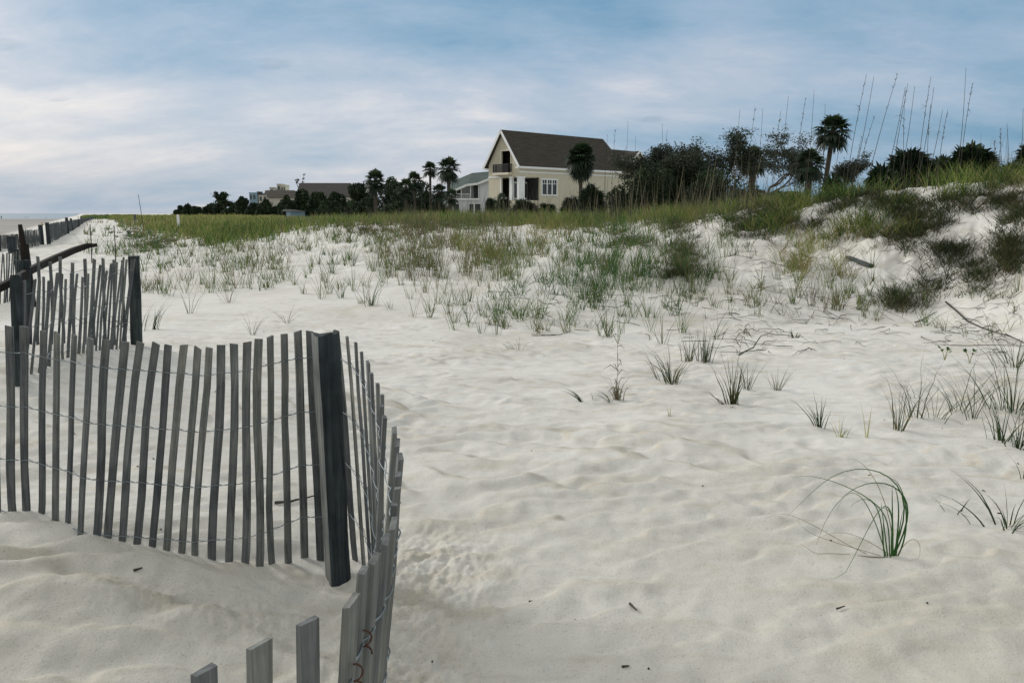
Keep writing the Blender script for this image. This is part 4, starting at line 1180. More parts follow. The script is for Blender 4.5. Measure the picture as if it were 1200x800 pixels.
# pale stalks in front of the dark shrubs
for i in range(34):
    u1 = random.uniform(700, 880); C = float(np.interp(u1, TU, TC)) * random.uniform(1.02, 1.1)
    x = (u1 - 600) / F * C; gz = zt(x, C); h = random.uniform(1.0, 1.75); ln = random.gauss(.06, .08)
    mb = MB(); pts = [np.array([x + ln * h * t + .02 * math.sin(PI * t), C, gz - .05 + h * t]) for t in np.linspace(0, 1, 6)]
    mb.tube(pts, [.008, .008, .0075, .007, .006, .004], 4, random.uniform(.5, 1))
    tag(mb.build('sea_oats_stalk', M['stalk']), 'pale dry sea oat stalk standing before the dark shrubs by the cream house', 'sea oats', 'pale sea oat stalks before the shrubs')

# ------------------------------------------------------------------ trees
def leaf_quads(C, size, tint, flat=0):
    """random little leaf-spray quads at points C (n,3)"""
    n = len(C); a = rng.normal(0, 1, (n, 3)); a /= np.linalg.norm(a, axis=1, keepdims=True)
    b = rng.normal(0, 1, (n, 3)); b -= a * (a * b).sum(1, keepdims=True); b /= np.linalg.norm(b, axis=1, keepdims=True)
    s = size * rng.uniform(.5, 1.3, (n, 1)); w = s * rng.uniform(.35, .6, (n, 1))
    V = np.stack([C - a * s, C + b * w * .9 - a * s * .1, C + a * s, C - b * w * .9 + a * s * .1], 1).reshape(-1, 3)
    Q = np.arange(n * 4).reshape(n, 4); T = np.repeat(np.clip(tint, 0, 1), 4); return V, Q, T

def shrub(u, vtop, vbase, wpx, Y, label, name='shrub', mat='leaf', dens=1.0, leaf=.12, cat='shrub', group='dark shrubs and trees behind the dune', lumps=22, dep=.8, seed=None):
    x = (u - 600) / F * Y; gz = zt(x, Y); zt_ = at(u, vtop, Y)[2]; W = wpx * Y / F; Hh = zt_ - gz
    o = empty(name, (x, Y, gz), label, cat, group)
    n = int(5200 * dens); L = []
    for k in range(lumps):
        a = rng.uniform(0, 2 * PI); r = math.sqrt(rng.random()) * .78
        lx = r * math.cos(a); ly = r * math.sin(a)
        top = math.sqrt(max(.05, 1 - (lx * lx)))
        lz = rng.uniform(.25, .8) * top
        L.append((lx * W / 2, ly * W / 2 * dep, lz * Hh, W * rng.uniform(.14, .24), Hh * rng.uniform(.16, .26)))
    pick = rng.integers(0, lumps, n); d = rng.normal(0, 1, (n, 3)); d /= np.linalg.norm(d, axis=1, keepdims=True)
    rr = rng.uniform(.55, 1.12, (n, 1)) ** .6
    LL = np.array(L)[pick]
    C = np.stack([x + LL[:, 0] + d[:, 0] * LL[:, 3] * rr[:, 0], Y + LL[:, 1] + d[:, 1] * LL[:, 3] * rr[:, 0], gz + LL[:, 2] + d[:, 2] * LL[:, 4] * rr[:, 0]], 1)
    # lower skirt so it stands on the ground
    m = n // 3; a = rng.uniform(0, 2 * PI, m); r = np.sqrt(rng.random(m)) * W * .48
    C2 = np.stack([x + np.cos(a) * r, Y + np.sin(a) * r * dep, gz + rng.uniform(0, .5, m) * Hh], 1)
    C = np.concatenate([C, C2]); C[:, 2] = np.minimum(np.maximum(C[:, 2], gz), gz + Hh * 1.05)
    lt = rng.uniform(-.25, .25, lumps)[pick]; t = np.concatenate([rng.uniform(.2, .8, n) + lt, rng.uniform(0, .5, m)])
    bt = Batch(); bt.add(*leaf_quads(C, leaf * max(1, Y / 55), t)); bt.build('crown', M[mat], o)
    st = MB()
    for k in range(4):
        l = L[k]; st.tube([(x + l[0] * .2, Y + l[1] * .2, gz - .1), (x + l[0] * .6, Y + l[1] * .6, gz + l[2] * .5), (x + l[0], Y + l[1], gz + l[2])], [.07, .05, .02], 5, .5)
    st.build('stem', M['bark'], o)
    return o

def fan(B, org, dv, R, n=15, tint=.5, droop=.3, hang=0.0):
    """one costapalmate leaf: blade-like segments spreading from org around direction dv"""
    dv = dv / np.linalg.norm(dv); up = np.array([0, 0, 1.0]); sd_ = np.cross(dv, up)
    if np.linalg.norm(sd_) < .1: sd_ = np.array([1., 0, 0])
    sd_ /= np.linalg.norm(sd_); nm = np.cross(sd_, dv)
    V = []; Q = []; T = []
    for k in range(n):
        a = math.radians(-115 + 230 * k / (n - 1)) + rng.normal(0, .05)
        d = dv * math.cos(a) + sd_ * math.sin(a); r = R * (1 - .25 * abs(a) / 2) * rng.uniform(.85, 1.1)
        w = R * .095; p = np.cross(nm, d)
        m_ = org + d * r * .55 - nm * 0 + up * (-droop * .12 * r); e = org + d * r + up * (-droop * .65 * r) + nm * rng.normal(0, .05) * r
        b = len(V); V += [org - p * w * .3, org + p * w * .3, m_ + p * w, m_ - p * w, e + p * w * .15, e - p * w * .15]
        Q += [(b, b + 1, b + 2, b + 3), (b + 3, b + 2, b + 4, b + 5)]; T += [tint + rng.normal(0, .06)] * 6
    B.add(np.array(V), np.array(Q), np.clip(np.array(T), 0, 1))

def palm(u, vtop, wpx, Y, label, hang=1.0, nf=34, trunk_r=.17, group='palms behind the dune', crown_h=None, boots=0, base_dz=0, lean=0, name='palm_tree'):
    x = (u - 600) / F * Y; gz = zt(x, Y) - .1; zt_ = at(u, vtop, Y)[2]; R = wpx * Y / F / 2
    o = empty(name, (x, Y, gz), label, 'palm', group)
    zc = zt_ - R * .95
    st = MB(); st.tube([(x - lean, Y, gz), (x - lean * .5, Y, gz + (zc - gz) * .5), (x, Y, zc - R * .25), (x, Y, zc + R * .1)], [trunk_r * 1.25, trunk_r, trunk_r * 1.05, trunk_r * 1.2], 8, .5)
    st.build('trunk', M['palmbark'], o)
    B = Batch(); pet = MB(); c = np.array([x, Y, zc])
    for k in range(nf):
        yaw = k * 2.399 + rng.normal(0, .15); f = (k + .5) / nf
        pitch = math.radians(85 - 135 * f * hang) + rng.normal(0, .08)      # upright in the heart, drooping at the skirt
        d = np.array([math.cos(yaw) * math.cos(pitch), math.sin(yaw) * math.cos(pitch), math.sin(pitch)])
        L = R * rng.uniform(.45, .60); org = c + d * L - np.array([0, 0, .06 * R]) * (1 if pitch < 0 else 0)
        pet.tube([c, c + d * L * .6 + np.array([0, 0, .02 * R]), org], .018 * R / 1.2 + .006, 3, .5, False)
        ff = d + np.array([0, 0, -.25])
        fan(B, org, ff, R * rng.uniform(.50, .62), 15, float(np.clip(.75 - f * .6 + rng.normal(0, .08), 0, 1)), droop=.35 + .4 * f)
    cr = B.build('crown', M['frond'], o); pet.build('petioles', M['frond'], o)
    return o

def palmetto(u, vtop, wpx, Y, label, nf=46, vb=None, group='palmetto bushes', dens=1.0):
    x = (u - 600) / F * Y; gz = zt(x, Y); W = wpx * Y / F; zt_ = at(u, vtop, Y)[2]; Hh = zt_ - gz
    o = empty('palmetto_bush', (x, Y, gz), label, 'palmetto', group)
    B = Batch(); st = MB(); R = min(.75, max(.42, .24 * W)) * (1 if Y < 40 else 1.2)
    st.tube([(x - W * .2, Y, gz - .05), (x - W * .1, Y, gz + Hh * .25), (x, Y, gz + Hh * .4)], [.12, .11, .1], 7, .5); st.build('trunk', M['palmbark'], o)
    for k in range(int(nf * 2.2 * dens)):
        a = rng.uniform(0, 2 * PI); r = math.sqrt(rng.random()); px = math.cos(a) * r * (W / 2 - R * .6); py = math.sin(a) * r * (W / 2 - R * .6) * .8
        hz = (Hh - R * .9) * math.sqrt(max(.12, 1 - r * r * .85)) * (rng.uniform(.8, 1.02) if k % 5 < 3 else rng.uniform(.25, .8))
        d = np.array([math.cos(a) * r * 1.1 + rng.normal(0, .3), math.sin(a) * r * 1.1 + rng.normal(0, .3), rng.uniform(.5, 1.4)])
        fan(B, np.array([x + px, Y + py, gz + hz]), d, R * rng.uniform(.8, 1.1), 13, float(np.clip(rng.normal(.45, .2), 0, 1)), .35)
    B.build('crown', M['frond'], o)
    return o

def oak(u, vtop, wpx, Y, label, seed, vfork=None, lean=.5, leafd=1.0, nleaf=34, leaf=.13, mat='oakleaf', name='oak_tree', trunk_r=.20, group='windswept oaks on the skyline', cr=.55, levels=4):
    r = random.Random(seed); x = (u - 600) / F * Y; gz = zt(x, Y) - .1; zt_ = at(u, vtop, Y)[2]; W = wpx * Y / F; Hh = zt_ - gz
    o = empty(name, (x, Y, gz), label, 'tree', group)
    st = MB(); tips = []
    def grow(p, d, L, rad, lev):
        nonlocal st
        pts = [p]; q = p.copy(); dd = d.copy(); n_ = 4
        for i in range(n_):
            dd = dd + np.array([r.gauss(0, .22), r.gauss(0, .22), r.gauss(0, .16)]); dd /= np.linalg.norm(dd); q = q + dd * L / n_; pts.append(q.copy())
        st.tube(pts, [rad * (1 - .45 * i / n_) for i in range(n_ + 1)], 6 if lev < 2 else 4, r.random(), False)
        if lev >= 2: tips.append(pts[-1]); tips.append(pts[2])
        if lev < levels:
            for k in range(3 if lev < 3 else 2):
                a = r.uniform(0, 2 * PI); sp = r.uniform(.5, 1.0)
                nd = dd + np.array([math.cos(a) * sp * 1.2, math.sin(a) * sp, r.uniform(-.15, .45) * sp]); nd /= np.linalg.norm(nd)
                b = pts[r.choice([2, 3, 4])] if k else pts[-1]
                grow(b, nd, L * r.uniform(.6, .85), rad * .55, lev + 1)
    d0 = np.array([lean * .3, 0, 1.0])
    grow(np.zeros(3), d0, .34, .001, 0); tp = np.array(tips)
    rr_ = .16 / (W / (tp.max(0)[0] - tp.min(0)[0]))
    r.seed(seed); st = MB(); tips.clear(); grow(np.zeros(3), d0, .34, rr_, 0)
    tp = np.array(tips); lo = tp.min(0); hi = tp.max(0)
    sx = W / (hi[0] - lo[0]); sz = Hh / hi[2] * .97; cx = (hi[0] + lo[0]) / 2
    V = np.array(st.v); V[:, 0] = V[:, 0] * sx + x - cx * sx * .9; V[:, 1] = V[:, 1] * sx * .8 + Y; V[:, 2] = V[:, 2] * sz + gz
    st.v = [tuple(k) for k in V]; st.build('trunk', M['bark'], o)
    tp[:, 0] = tp[:, 0] * sx + x - cx * sx * .9; tp[:, 1] = tp[:, 1] * sx * .8 + Y; tp[:, 2] = tp[:, 2] * sz + gz
    keep = tp[:, 2] > gz + Hh * .38; tp = tp[keep]
    n = len(tp); idx = np.repeat(np.arange(n), int(nleaf * leafd * 4.0)); m = len(idx)
    rad = cr * rng.uniform(.6, 1.2, n)[idx][:, None]
    d = rng.normal(0, 1, (m, 3)) * np.array([1, 1, .55]); C = tp[idx] + d * rad * .40
    C[:, 2] = np.minimum(C[:, 2], zt_)
    t = rng.uniform(.1, .9, m) + rng.uniform(-.2, .2, n)[idx]
    B = Batch(); B.add(*leaf_quads(C, leaf, t)); B.build('crown', M[mat], o)
    return o

# palms
palm(965, 132, 46, 58, 'tall single palm with a round crown on the skyline at the right', 1.0, 40, .17, lean=.5)
palm(876, 170, 40, 54, 'squat palm between the two windswept oaks', .95, 34, .2)
palm(941, 172, 44, 52, 'squat palm just left of the tall skyline palm', 1.05, 36, .2)
palm(679, 166, 40, 70, 'round headed palm in front of the long brown roof', 1.2, 130, .16)
palm(527, 182, 33, 95, 'taller of the palms left of the white house, slim bare trunk', 1.05, 36, .2)
palm(506, 188, 22, 104, 'slim palm just left of the taller palm by the white house', .95, 26, .15)
palm(488, 200, 26, 100, 'ragged palm leaning left of the slim palm', 1.0, 28, .17)
palm(516, 214, 24, 98, 'low palm half hidden under the pair by the white house', 1.0, 28, .17)
palm(478, 208, 26, 98, 'low bushy palm at the left end of the palm group', 1.05, 30, .17)
palm(443, 198, 30, 100, 'dark palm standing apart, left of the palm group', 1.15, 44, .22)
palm(530, 220, 22, 90, 'small palm at the foot of the taller palm by the white house', 1.0, 26, .15)
# palmettos on and behind the crest
palmetto(1056, 163, 66, 19.5, 'large palmetto bush on the right crest, left of the pair', 60)
palmetto(1024, 186, 34, 19.0, 'low palmetto at the left foot of the right crest pair', 26)
palmetto(1126, 160, 66, 19.0, 'large palmetto bush on the right crest, right of the pair', 64)
palmetto(1092, 172, 36, 20.0, 'smaller palmetto between the large pair on the right crest', 30)
palmetto(1196, 156, 42, 18.0, 'palmetto cut by the right edge of the picture', 36)
palmetto(1178, 184, 40, 17.5, 'low palmetto below the one at the right edge', 30)
palmetto(969, 198, 26, 24, 'small palmetto at the foot of the tall skyline palm', 22)
palmetto(693, 209, 42, 62, 'palmetto bush in front of the cream wall under the round palm', 40)
palmetto(668, 226, 30, 60, 'low palmetto left of the palmetto under the round palm', 26)
palmetto(576, 226, 18, 66, 'small palmetto at the left corner of the cream house', 20)
palmetto(590, 223, 26, 64, 'spiky palmetto before the porch of the cream house', 28)
palmetto(614, 228, 40, 60, 'broad bright palmetto under the corner pillar of the cream house', 40)
palmetto(640, 233, 30, 60, 'low palmetto under the triple window of the cream house', 24)
# shrubs and oaks on the right
shrub(757, 184, 240, 52, 42, 'dark shrub against the right end of the cream house', dens=2.0, leaf=.085)
shrub(790, 176, 240, 74, 44, 'broad dark shrub right of the one touching the cream house', dens=2.2, leaf=.085)
shrub(835, 196, 240, 66, 40, 'dark low shrub below the left windswept oak', dens=1.8, leaf=.08)
shrub(728, 210, 240, 34, 38, 'small dark shrub below the dormer of the cream house', dens=1.2, leaf=.08)
shrub(870, 214, 245, 60, 34, 'green low shrub in the dip below the squat palms', dens=1.2, leaf=.07)
shrub(912, 222, 245, 60, 32, 'low shrub left of the foot of the squat palm', dens=1.0, leaf=.07)
shrub(776, 172, 242, 52, 47, 'tall dark tree mass behind the two broad shrubs right of the cream house', dens=2.2, leaf=.085)
shrub(812, 180, 242, 50, 46, 'dark tree mass between the broad shrubs and the left windswept oak', dens=1.8, leaf=.085)
oak(765, 168, 90, 46, 'grey twiggy oak rising over the dark shrubs by the house', 5, leafd=.8, nleaf=22, leaf=.075, cr=.6)
oak(850, 148, 74, 52, 'open windswept oak, left one of the skyline pair', 12, leafd=.6, nleaf=26, leaf=.075, cr=.75, lean=.2)
oak(815, 160, 60, 50, 'thin oak joining the dark shrubs to the left windswept oak', 8, leafd=.5, nleaf=22, leaf=.075, cr=.6)
oak(920, 148, 80, 56, 'open windswept oak behind the tall palm, right one of the skyline pair', 21, leafd=.6, nleaf=26, leaf=.08, cr=.8, lean=.9)
oak(985, 178, 40, 60, 'low oak limb of leaves reaching right of the tall palm', 33, leafd=.6, nleaf=20, leaf=.08, cr=.5, lean=1.2)
# left-hand dark belt of trees
belt = [(215, 241, 10, 330, 'first tiny dark tree at the far left end of the tree line'), (226, 239, 12, 300, 'second tiny dark tree from the left end of the tree line'),
        (236, 240, 12, 290, 'third tiny dark tree from the left end, below the pale roof'), (250, 237, 16, 260, 'low dark tree right of the pale roof far off'),
        (262, 238, 14, 240, 'low dark tree left of the flat-topped tree'), (289, 231, 18, 225, 'dark tree just right of the flat-topped tree'),
        (303, 237, 20, 200, 'dark tree below the blue grey tower block'), (318, 232, 26, 190, 'rounded dark tree below the beige chimneys'),
        (340, 229, 22, 180, 'dark tree at the left end of the large brown roof'), (358, 218, 26, 150, 'tall dark tree before the left half of the large brown roof'),
        (378, 222, 24, 145, 'dark tree before the middle of the large brown roof'), (400, 222, 26, 140, 'dark tree before the right half of the large brown roof'),
        (428, 209, 38, 130, 'dark tree filling the gap left of the lone dark palm'), (345, 236, 24, 140, 'low bush below the left half of the large brown roof'),
        (390, 233, 34, 125, 'low bush below the right half of the large brown roof'), (462, 206, 42, 120, 'dark tree right of the lone dark palm'), (500, 210, 40, 118, 'dark bush behind the palm group'),
        (480, 214, 40, 112, 'dark tree mass filling the middle of the palm group'), (518, 224, 24, 103, 'dark shrub between the slim palm and the white house'), (425, 228, 40, 115, 'low bush at the foot of the lone dark palm'), (470, 232, 40, 108, 'low bush at the foot of the palm group'), (275, 240, 24, 230, 'low bush under the flat-topped tree'),
        (365, 238, 30, 150, 'low dark bush in front of the brown roofed building')]
for i, (u, vt, w, Y, lab) in enumerate(belt):
    shrub(u, vt, 245, w, Y, lab, 'tree' if vt < 236 else 'shrub', dens=.7, leaf=.12 if Y > 180 else .11, cat='tree' if vt < 236 else 'shrub', group='dark belt of trees on the left skyline', lumps=12)
oak(269, 225, 26, 235, 'flat-topped pine standing above the far left tree line', 3, leafd=1, nleaf=14, leaf=.42, cr=1.0, lean=.3, name='pine_tree', group='dark belt of trees on the left skyline', mat='leaf', levels=3)
oak(357, 203, 11, 175, 'slim bare tree with a small pale tuft above the large brown roof', 17, leafd=1, nleaf=5, leaf=.16, cr=.35, lean=.1, name='bare_tree', group='dark belt of trees on the left skyline', levels=2)

# ------------------------------------------------------------------ cream house
def V3(*a): return np.array(a, float)
def build_house():
    O = V3(-1.1 + .667 * 2.97, 105 - .746 * 2.97, 0)        # near corner
    eb = V3(.746, .667, 0); ea = V3(-.667, .746, 0)          # along the long side; across the gable
    up = V3(0, 0, 1); W = 5.94; L = 19.0; z0 = 1.0; ze = 7.85; zr = 12.05; zf = 3.3
    house = empty('cream_house', O + up * z0, 'cream two storey house with steep dark brown gable roof, pillared porch and balcony', 'house')
    def pt(a, b, z): return O + ea * a + eb * b + up * z
    def ztop(a): return ze + (zr - ze) * (1 - abs(a - W / 2) / (W / 2))
    wall = MB(); th = .2
    def gcol(a0, a1, zl, zh=None):
        cuts = [a0] + ([W / 2] if a0 < W / 2 < a1 else []) + [a1]
        for p, q in zip(cuts[:-1], cuts[1:]):
            h0 = ztop(p) if zh is None else zh; h1 = ztop(q) if zh is None else zh
            wall.prism([pt(p, 0, zl), pt(q, 0, zl), pt(q, 0, h1), pt(p, 0, h0)], eb * th)
    # gable wall: balcony opening a 1.55..3.3 z 6.76..9.5 ; lower openings
    gcol(.0, .15, z0, zf); gcol(.15, 1.3, z0, zf); gcol(1.3, W, z0, zf)
    gcol(0, 1.55, 6.25); gcol(3.35, W, 6.25)
    gcol(1.55, 3.35, 6.25, 6.76); gcol(1.55, 3.35, 9.55)
    gcol(1.3, 1.75, zf, 6.25); gcol(3.35, W, zf, 6.25); 
    # long wall with porch opening b .9..3.6 and window b 4.0..6.7
    def lw(b0, b1, zl, zh): wall.prism([pt(0, b0, zl), pt(0, b1, zl), pt(0, b1, zh), pt(0, b0, zh)], ea * th)
    lw(0.2, L, z0, zf); lw(.2, L, 6.25, ze)
    lw(3.6, 4.0, zf, 6.25); lw(4.0, 6.75, zf, 4.05); lw(4.0, 6.75, 6.0, 6.25); lw(6.75, L, zf, 6.25)
    # back and far walls
    wall.prism([pt(W, .2, z0), pt(W, L, z0), pt(W, L, ze), pt(W, .2, ze)], -ea * th)
    wall.prism([pt(th, L, z0), pt(W - th, L, z0), pt(W - th, L, ze), pt(W / 2, L, zr - .3), pt(th, L, ze)], -eb * th)
    wall.build('wall', M['cream'], house)
    # porch interior, back walls coloured dark to stand for shade
    pb = MB(); pb.prism([pt(2.2, 3.5, zf), pt(2.2, .4, zf), pt(2.2, .4, 6.25), pt(2.2, 3.5, 6.25)], ea * .15)
    pb.prism([pt(.25, 3.4, zf), pt(2.2, 3.4, zf), pt(2.2, 3.4, 6.25), pt(.25, 3.4, 6.25)], eb * .12)
    pb.prism([pt(2.4, 1.8, zf), pt(5.6, 1.8, zf), pt(5.6, 1.8, 9.5), pt(2.4, 1.8, 9.5)], eb * .12)
    pb.prism([pt(1.2, 1.5, 6.8), pt(4, 1.5, 6.8), pt(4, 1.5, 9.6), pt(1.2, 1.5, 9.6)], eb * .12)
    pb.build('porch_wall', M['dark'], house)
    fl = MB(); fl.prism([pt(.25, .25, zf - .02), pt(5.7, .25, zf - .02), pt(5.7, 3.4, zf - .02), pt(.25, 3.4, zf - .02)], up * -.15)
    fl.prism([pt(.25, .25, 6.3), pt(5.7, .25, 6.3), pt(5.7, 3.4, 6.3), pt(.25, 3.4, 6.3)], up * -.12); fl.build('porch_floor', M['cream_pale'], house)
    for (b0) in (1.0, 1.9, 2.7):
        d = MB(); d.prism([pt(2.19, b0, zf + .1), pt(2.19, b0 + .75, zf + .1), pt(2.19, b0 + .75, 5.7), pt(2.19, b0, 5.7)], -ea * .05)
        door = d.build('door', M['white'], house)
        g_ = MB(); g_.prism([pt(2.13, b0 + .12, zf + .35), pt(2.13, b0 + .63, zf + .35), pt(2.13, b0 + .63, 5.5), pt(2.13, b0 + .12, 5.5)], -ea * .02); g_.build('pane', M['glass'], house).parent = door
        bpy.data.objects[-1] if False else None
    # corner pillar and second column
    for (a0, a1, b0, b1, nm) in ((-.06, .30, -.06, .95, 0), (1.28, 1.78, -.05, .3, 0), (3.36, 3.6, -.05, .2, 0)):
        p = MB(); c = pt((a0 + a1) / 2, (b0 + b1) / 2, (zf + 6.3) / 2); p.box(c, (ea * (a1 - a0) / 2, eb * (b1 - b0) / 2, up * (6.3 - zf) / 2))
        for zz in (zf + .12, 6.2): p.box(pt((a0 + a1) / 2, (b0 + b1) / 2, zz), (ea * ((a1 - a0) / 2 + .05), eb * ((b1 - b0) / 2 + .05), up * .1))
        p.build('column', M['white'], house)
    # trim bands
    t = MB()
    t.box(pt(-.05, L / 2, 7.55), (ea * .05, eb * (L / 2 + .1), up * .16)); t.box(pt(-.035, L / 2, 6.85), (ea * .035, eb * (L / 2), up * .10))
    t.box(pt(W * .80, -.04, 6.30), (ea * W * .195, eb * .04, up * .09)); t.build('trim', M['white'], house)
    # balcony
    b = MB(); b.box(pt(2.85, -.35, 6.66), (ea * 1.55, eb * .36, up * .12)); bal = b.build('balcony', M['cream_pale'], house)
    r = MB(); r.box(pt(2.85, -.66, 7.85), (ea * 1.5, eb * .03, up * .04)); r.box(pt(2.85, -.66, 6.9), (ea * 1.5, eb * .02, up * .03))
    for k in range(25): r.box(pt(1.4 + k * 2.9 / 24, -.66, 7.38), (ea * .022, eb * .022, up * .48))
    for s_ in (1.37, 4.33):
        r.box(pt(s_, -.35, 7.85), (ea * .03, eb * .33, up * .04))
        for k in range(5): r.box(pt(s_, -.6 + k * .14, 7.38), (ea * .02, eb * .02, up * .48))
    rl = r.build('railing', M['rail'], house); rl.parent = bal; rl.location = -Vector(house.location)
    # window trim round balcony opening
    t = MB()
    for a_ in (1.50, 3.40): t.box(pt(a_, -.03, 8.15), (ea * .06, eb * .03, up * 1.4))
    t.box(pt(2.45, -.03, 9.62), (ea * 1.2, eb * .035, up * .09)); t.build('opening_trim', M['cream_pale'], house)
    dr = MB(); dr.box(pt(1.9, 1.45, 8.1), (ea * .45, eb * .03, up * 1.25)); dd = dr.build('balcony_door', M['white'], house)
    gl = MB(); gl.box(pt(1.9, 1.40, 8.1), (ea * .33, eb * .02, up * 1.05)); x = gl.build('pane', M['glass'], house); x.parent = dd
    # triple window
    fr = MB(); zc = (4.05 + 6.0) / 2; bc = 5.38
    fr.box(pt(-.04, bc, 6.05), (ea * .05, eb * 1.5, up * .10)); fr.box(pt(-.05, bc, 4.0), (ea * .07, eb * 1.5, up * .09))
    for b_ in (4.0, 4.95, 5.85, 6.76): fr.box(pt(-.03, b_, zc), (ea * .05, eb * .08, up * (6.0 - 4.05) / 2))
    fr.box(pt(-.02, bc, 5.45), (ea * .03, eb * 1.38, up * .035))
    for b_ in (4.47, 5.4, 6.3): fr.box(pt(-.02, b_, 5.7), (ea * .03, eb * .03, up * .26))
    win = fr.build('window', M['white'], house)
    pn = MB(); pn.box(pt(.08, bc, zc), (ea * .02, eb * 1.4, up * .97)); x = pn.build('pane', M['glass'], house); x.parent = win
    # roof
    rf = MB(); ov = .55; og = .5
    def rp(a, b, z): return pt(a, b, z)
    slope = (zr - ze) / (W / 2); ne = V3(0, 0, 0)
    zeo = ze - slope * ov * .55 + .12
    rf.prism([rp(W / 2, -og, zr + .15), rp(-ov, -og, zeo), rp(-ov, L + .1, zeo), rp(W / 2, L - .0, zr + .15)], up * -.16)
    rf.prism([rp(W / 2, -og, zr + .149), rp(W + ov, -og, zeo), rp(W + ov, L + .1, zeo), rp(W / 2, L, zr + .149)], up * -.16)
    # hip end and lower wing
    rf.prism([rp(W / 2, L - .0, zr + .14), rp(-ov, L + .1, zeo), rp(-ov + 1.0, L + 3.2, zeo), rp(W / 2, L + 1.3, zr - 1.2)], up * -.16)
    rf.prism([rp(W / 2, L + 1.3, zr - 1.2), rp(-ov + 1, L + 3.2, zeo), rp(.2, L + 9, zeo), rp(W / 2, L + 8, zr - 1.25)], up * -.16)
    rf.prism([rp(W / 2, L + 1.2, zr - 1.2), rp(W / 2, L + 8, zr - 1.25), rp(W + ov, L + 9, zeo), rp(W + ov, L, zeo)], up * -.16)
    roof = rf.build('roof', M['roof_brown'], house)
    # white barge boards and gutter
    bb = MB()
    for s_, a1 in ((1, -ov), (-1, W + ov)):
        p0 = rp(W / 2, -og - .03, zr + .14); p1 = rp(a1, -og - .03, zeo - .02); m = (p0 + p1) / 2; d = (p1 - p0); Ld = np.linalg.norm(d); d /= Ld
        bb.box(m - up * .12, (d * Ld / 2, eb * .03, np.cross(d, eb) * .16))
    bb.box(rp(-ov - .02, L / 2 - .2, zeo - .16), (ea * .05, eb * (L / 2 + .3), up * .12))
    bb.box(rp(-.25, L / 2, zeo - .27), (ea * .26, eb * (L / 2 - .1), up * .02))
    bb.box(rp(W + ov * .5, -og * .5, zeo - .17), (ea * ov * .7, eb * .3, up * .09)); bb.box(rp(-ov * .4, -og * .5, zeo - .17), (ea * ov * .6, eb * .3, up * .09))
    x = bb.build('bargeboard', M['white'], house); x.parent = roof; x.location = -Vector(house.location)
    # lower wing wall and dormer
    ww = MB(); ww.prism([pt(.6, L + .1, z0), pt(.6, L + 8.5, z0), pt(.6, L + 8.5, zeo - .1), pt(.6, L + .1, zeo - .1)], ea * .2); 
    ww.prism([pt(.8, L + 8.4, z0), pt(W, L + 8.4, z0), pt(W, L + 8.4, zeo), pt(W / 2, L + 8.4, zr - 1.6), pt(.8, L + 8.4, zeo)], -eb * .2)
    ww.build('wing_wall', M['cream'], house)
    dm = MB(); dl = L + 4.2; dz = zeo + .9
    dm.prism([pt(-.2, dl - .95, dz - .2), pt(-.2, dl + .95, dz - .2), pt(-.2, dl + .95, dz + .95), pt(-.2, dl, dz + 1.75), pt(-.2, dl - .95, dz + .95)], ea * 2.4); dorm = dm.build('dormer', M['cream_pale'], house)
    dt = MB()
    for s_ in (-1, 1):
        p0 = pt(-.5, dl, dz + 2.0); p1 = pt(-.5, dl + s_ * 1.35, dz + .85); d = p1 - p0; Ld = np.linalg.norm(d); d /= Ld
        dt.box((p0 + p1) / 2, (d * Ld / 2, ea * .04, np.cross(d, ea) * .14))
    dt.box(pt(-.45, dl - 2.4, dz + .62), (ea * .3, eb * 1.3, up * .12)); x = dt.build('dormer_trim', M['white'], house); x.parent = dorm; x.location = -Vector(house.location)
    dr = MB()
    for s_ in (-1, 1): dr.prism([pt(-.45, dl, dz + 2.1), pt(-.45, dl + s_ * 1.4, dz + .92), pt(2.2, dl + s_ * 1.4, dz + .92), pt(2.2, dl, dz + 2.1)], up * -.09)
    x = dr.build('dormer_roof', M['roof_brown'], house); x.parent = dorm; x.location = -Vector(house.location)
    # re-seat panes whose parent changed
    for ob in bpy.data.objects:
        if ob.name.startswith('pane') and ob.parent and ob.parent.parent == house: ob.location = (0, 0, 0)
    for ob in bpy.data.objects:
        if ob.parent and ob.parent.parent == house: ob.location = (0, 0, 0)
    # furniture on the balcony
    f = MB(); c = pt(2.1, -.25, 6.8)
    for (dx, dz_, sx, sz) in ((0, .42, .25, .03), (.22, .75, .03, .35)): f.box(c + ea * dx + up * dz_, (ea * sx, eb * .25, up * sz))
    for a_ in (-.2, .2):
        for b_ in (-.2, .2): f.box(c + ea * a_ + eb * b_ + up * .2, (ea * .02, eb * .02, up * .2))
    tag(f.build('balcony_chair', M['furn']), 'dark chair on the upper balcony of the cream house', 'chair')
build_house()

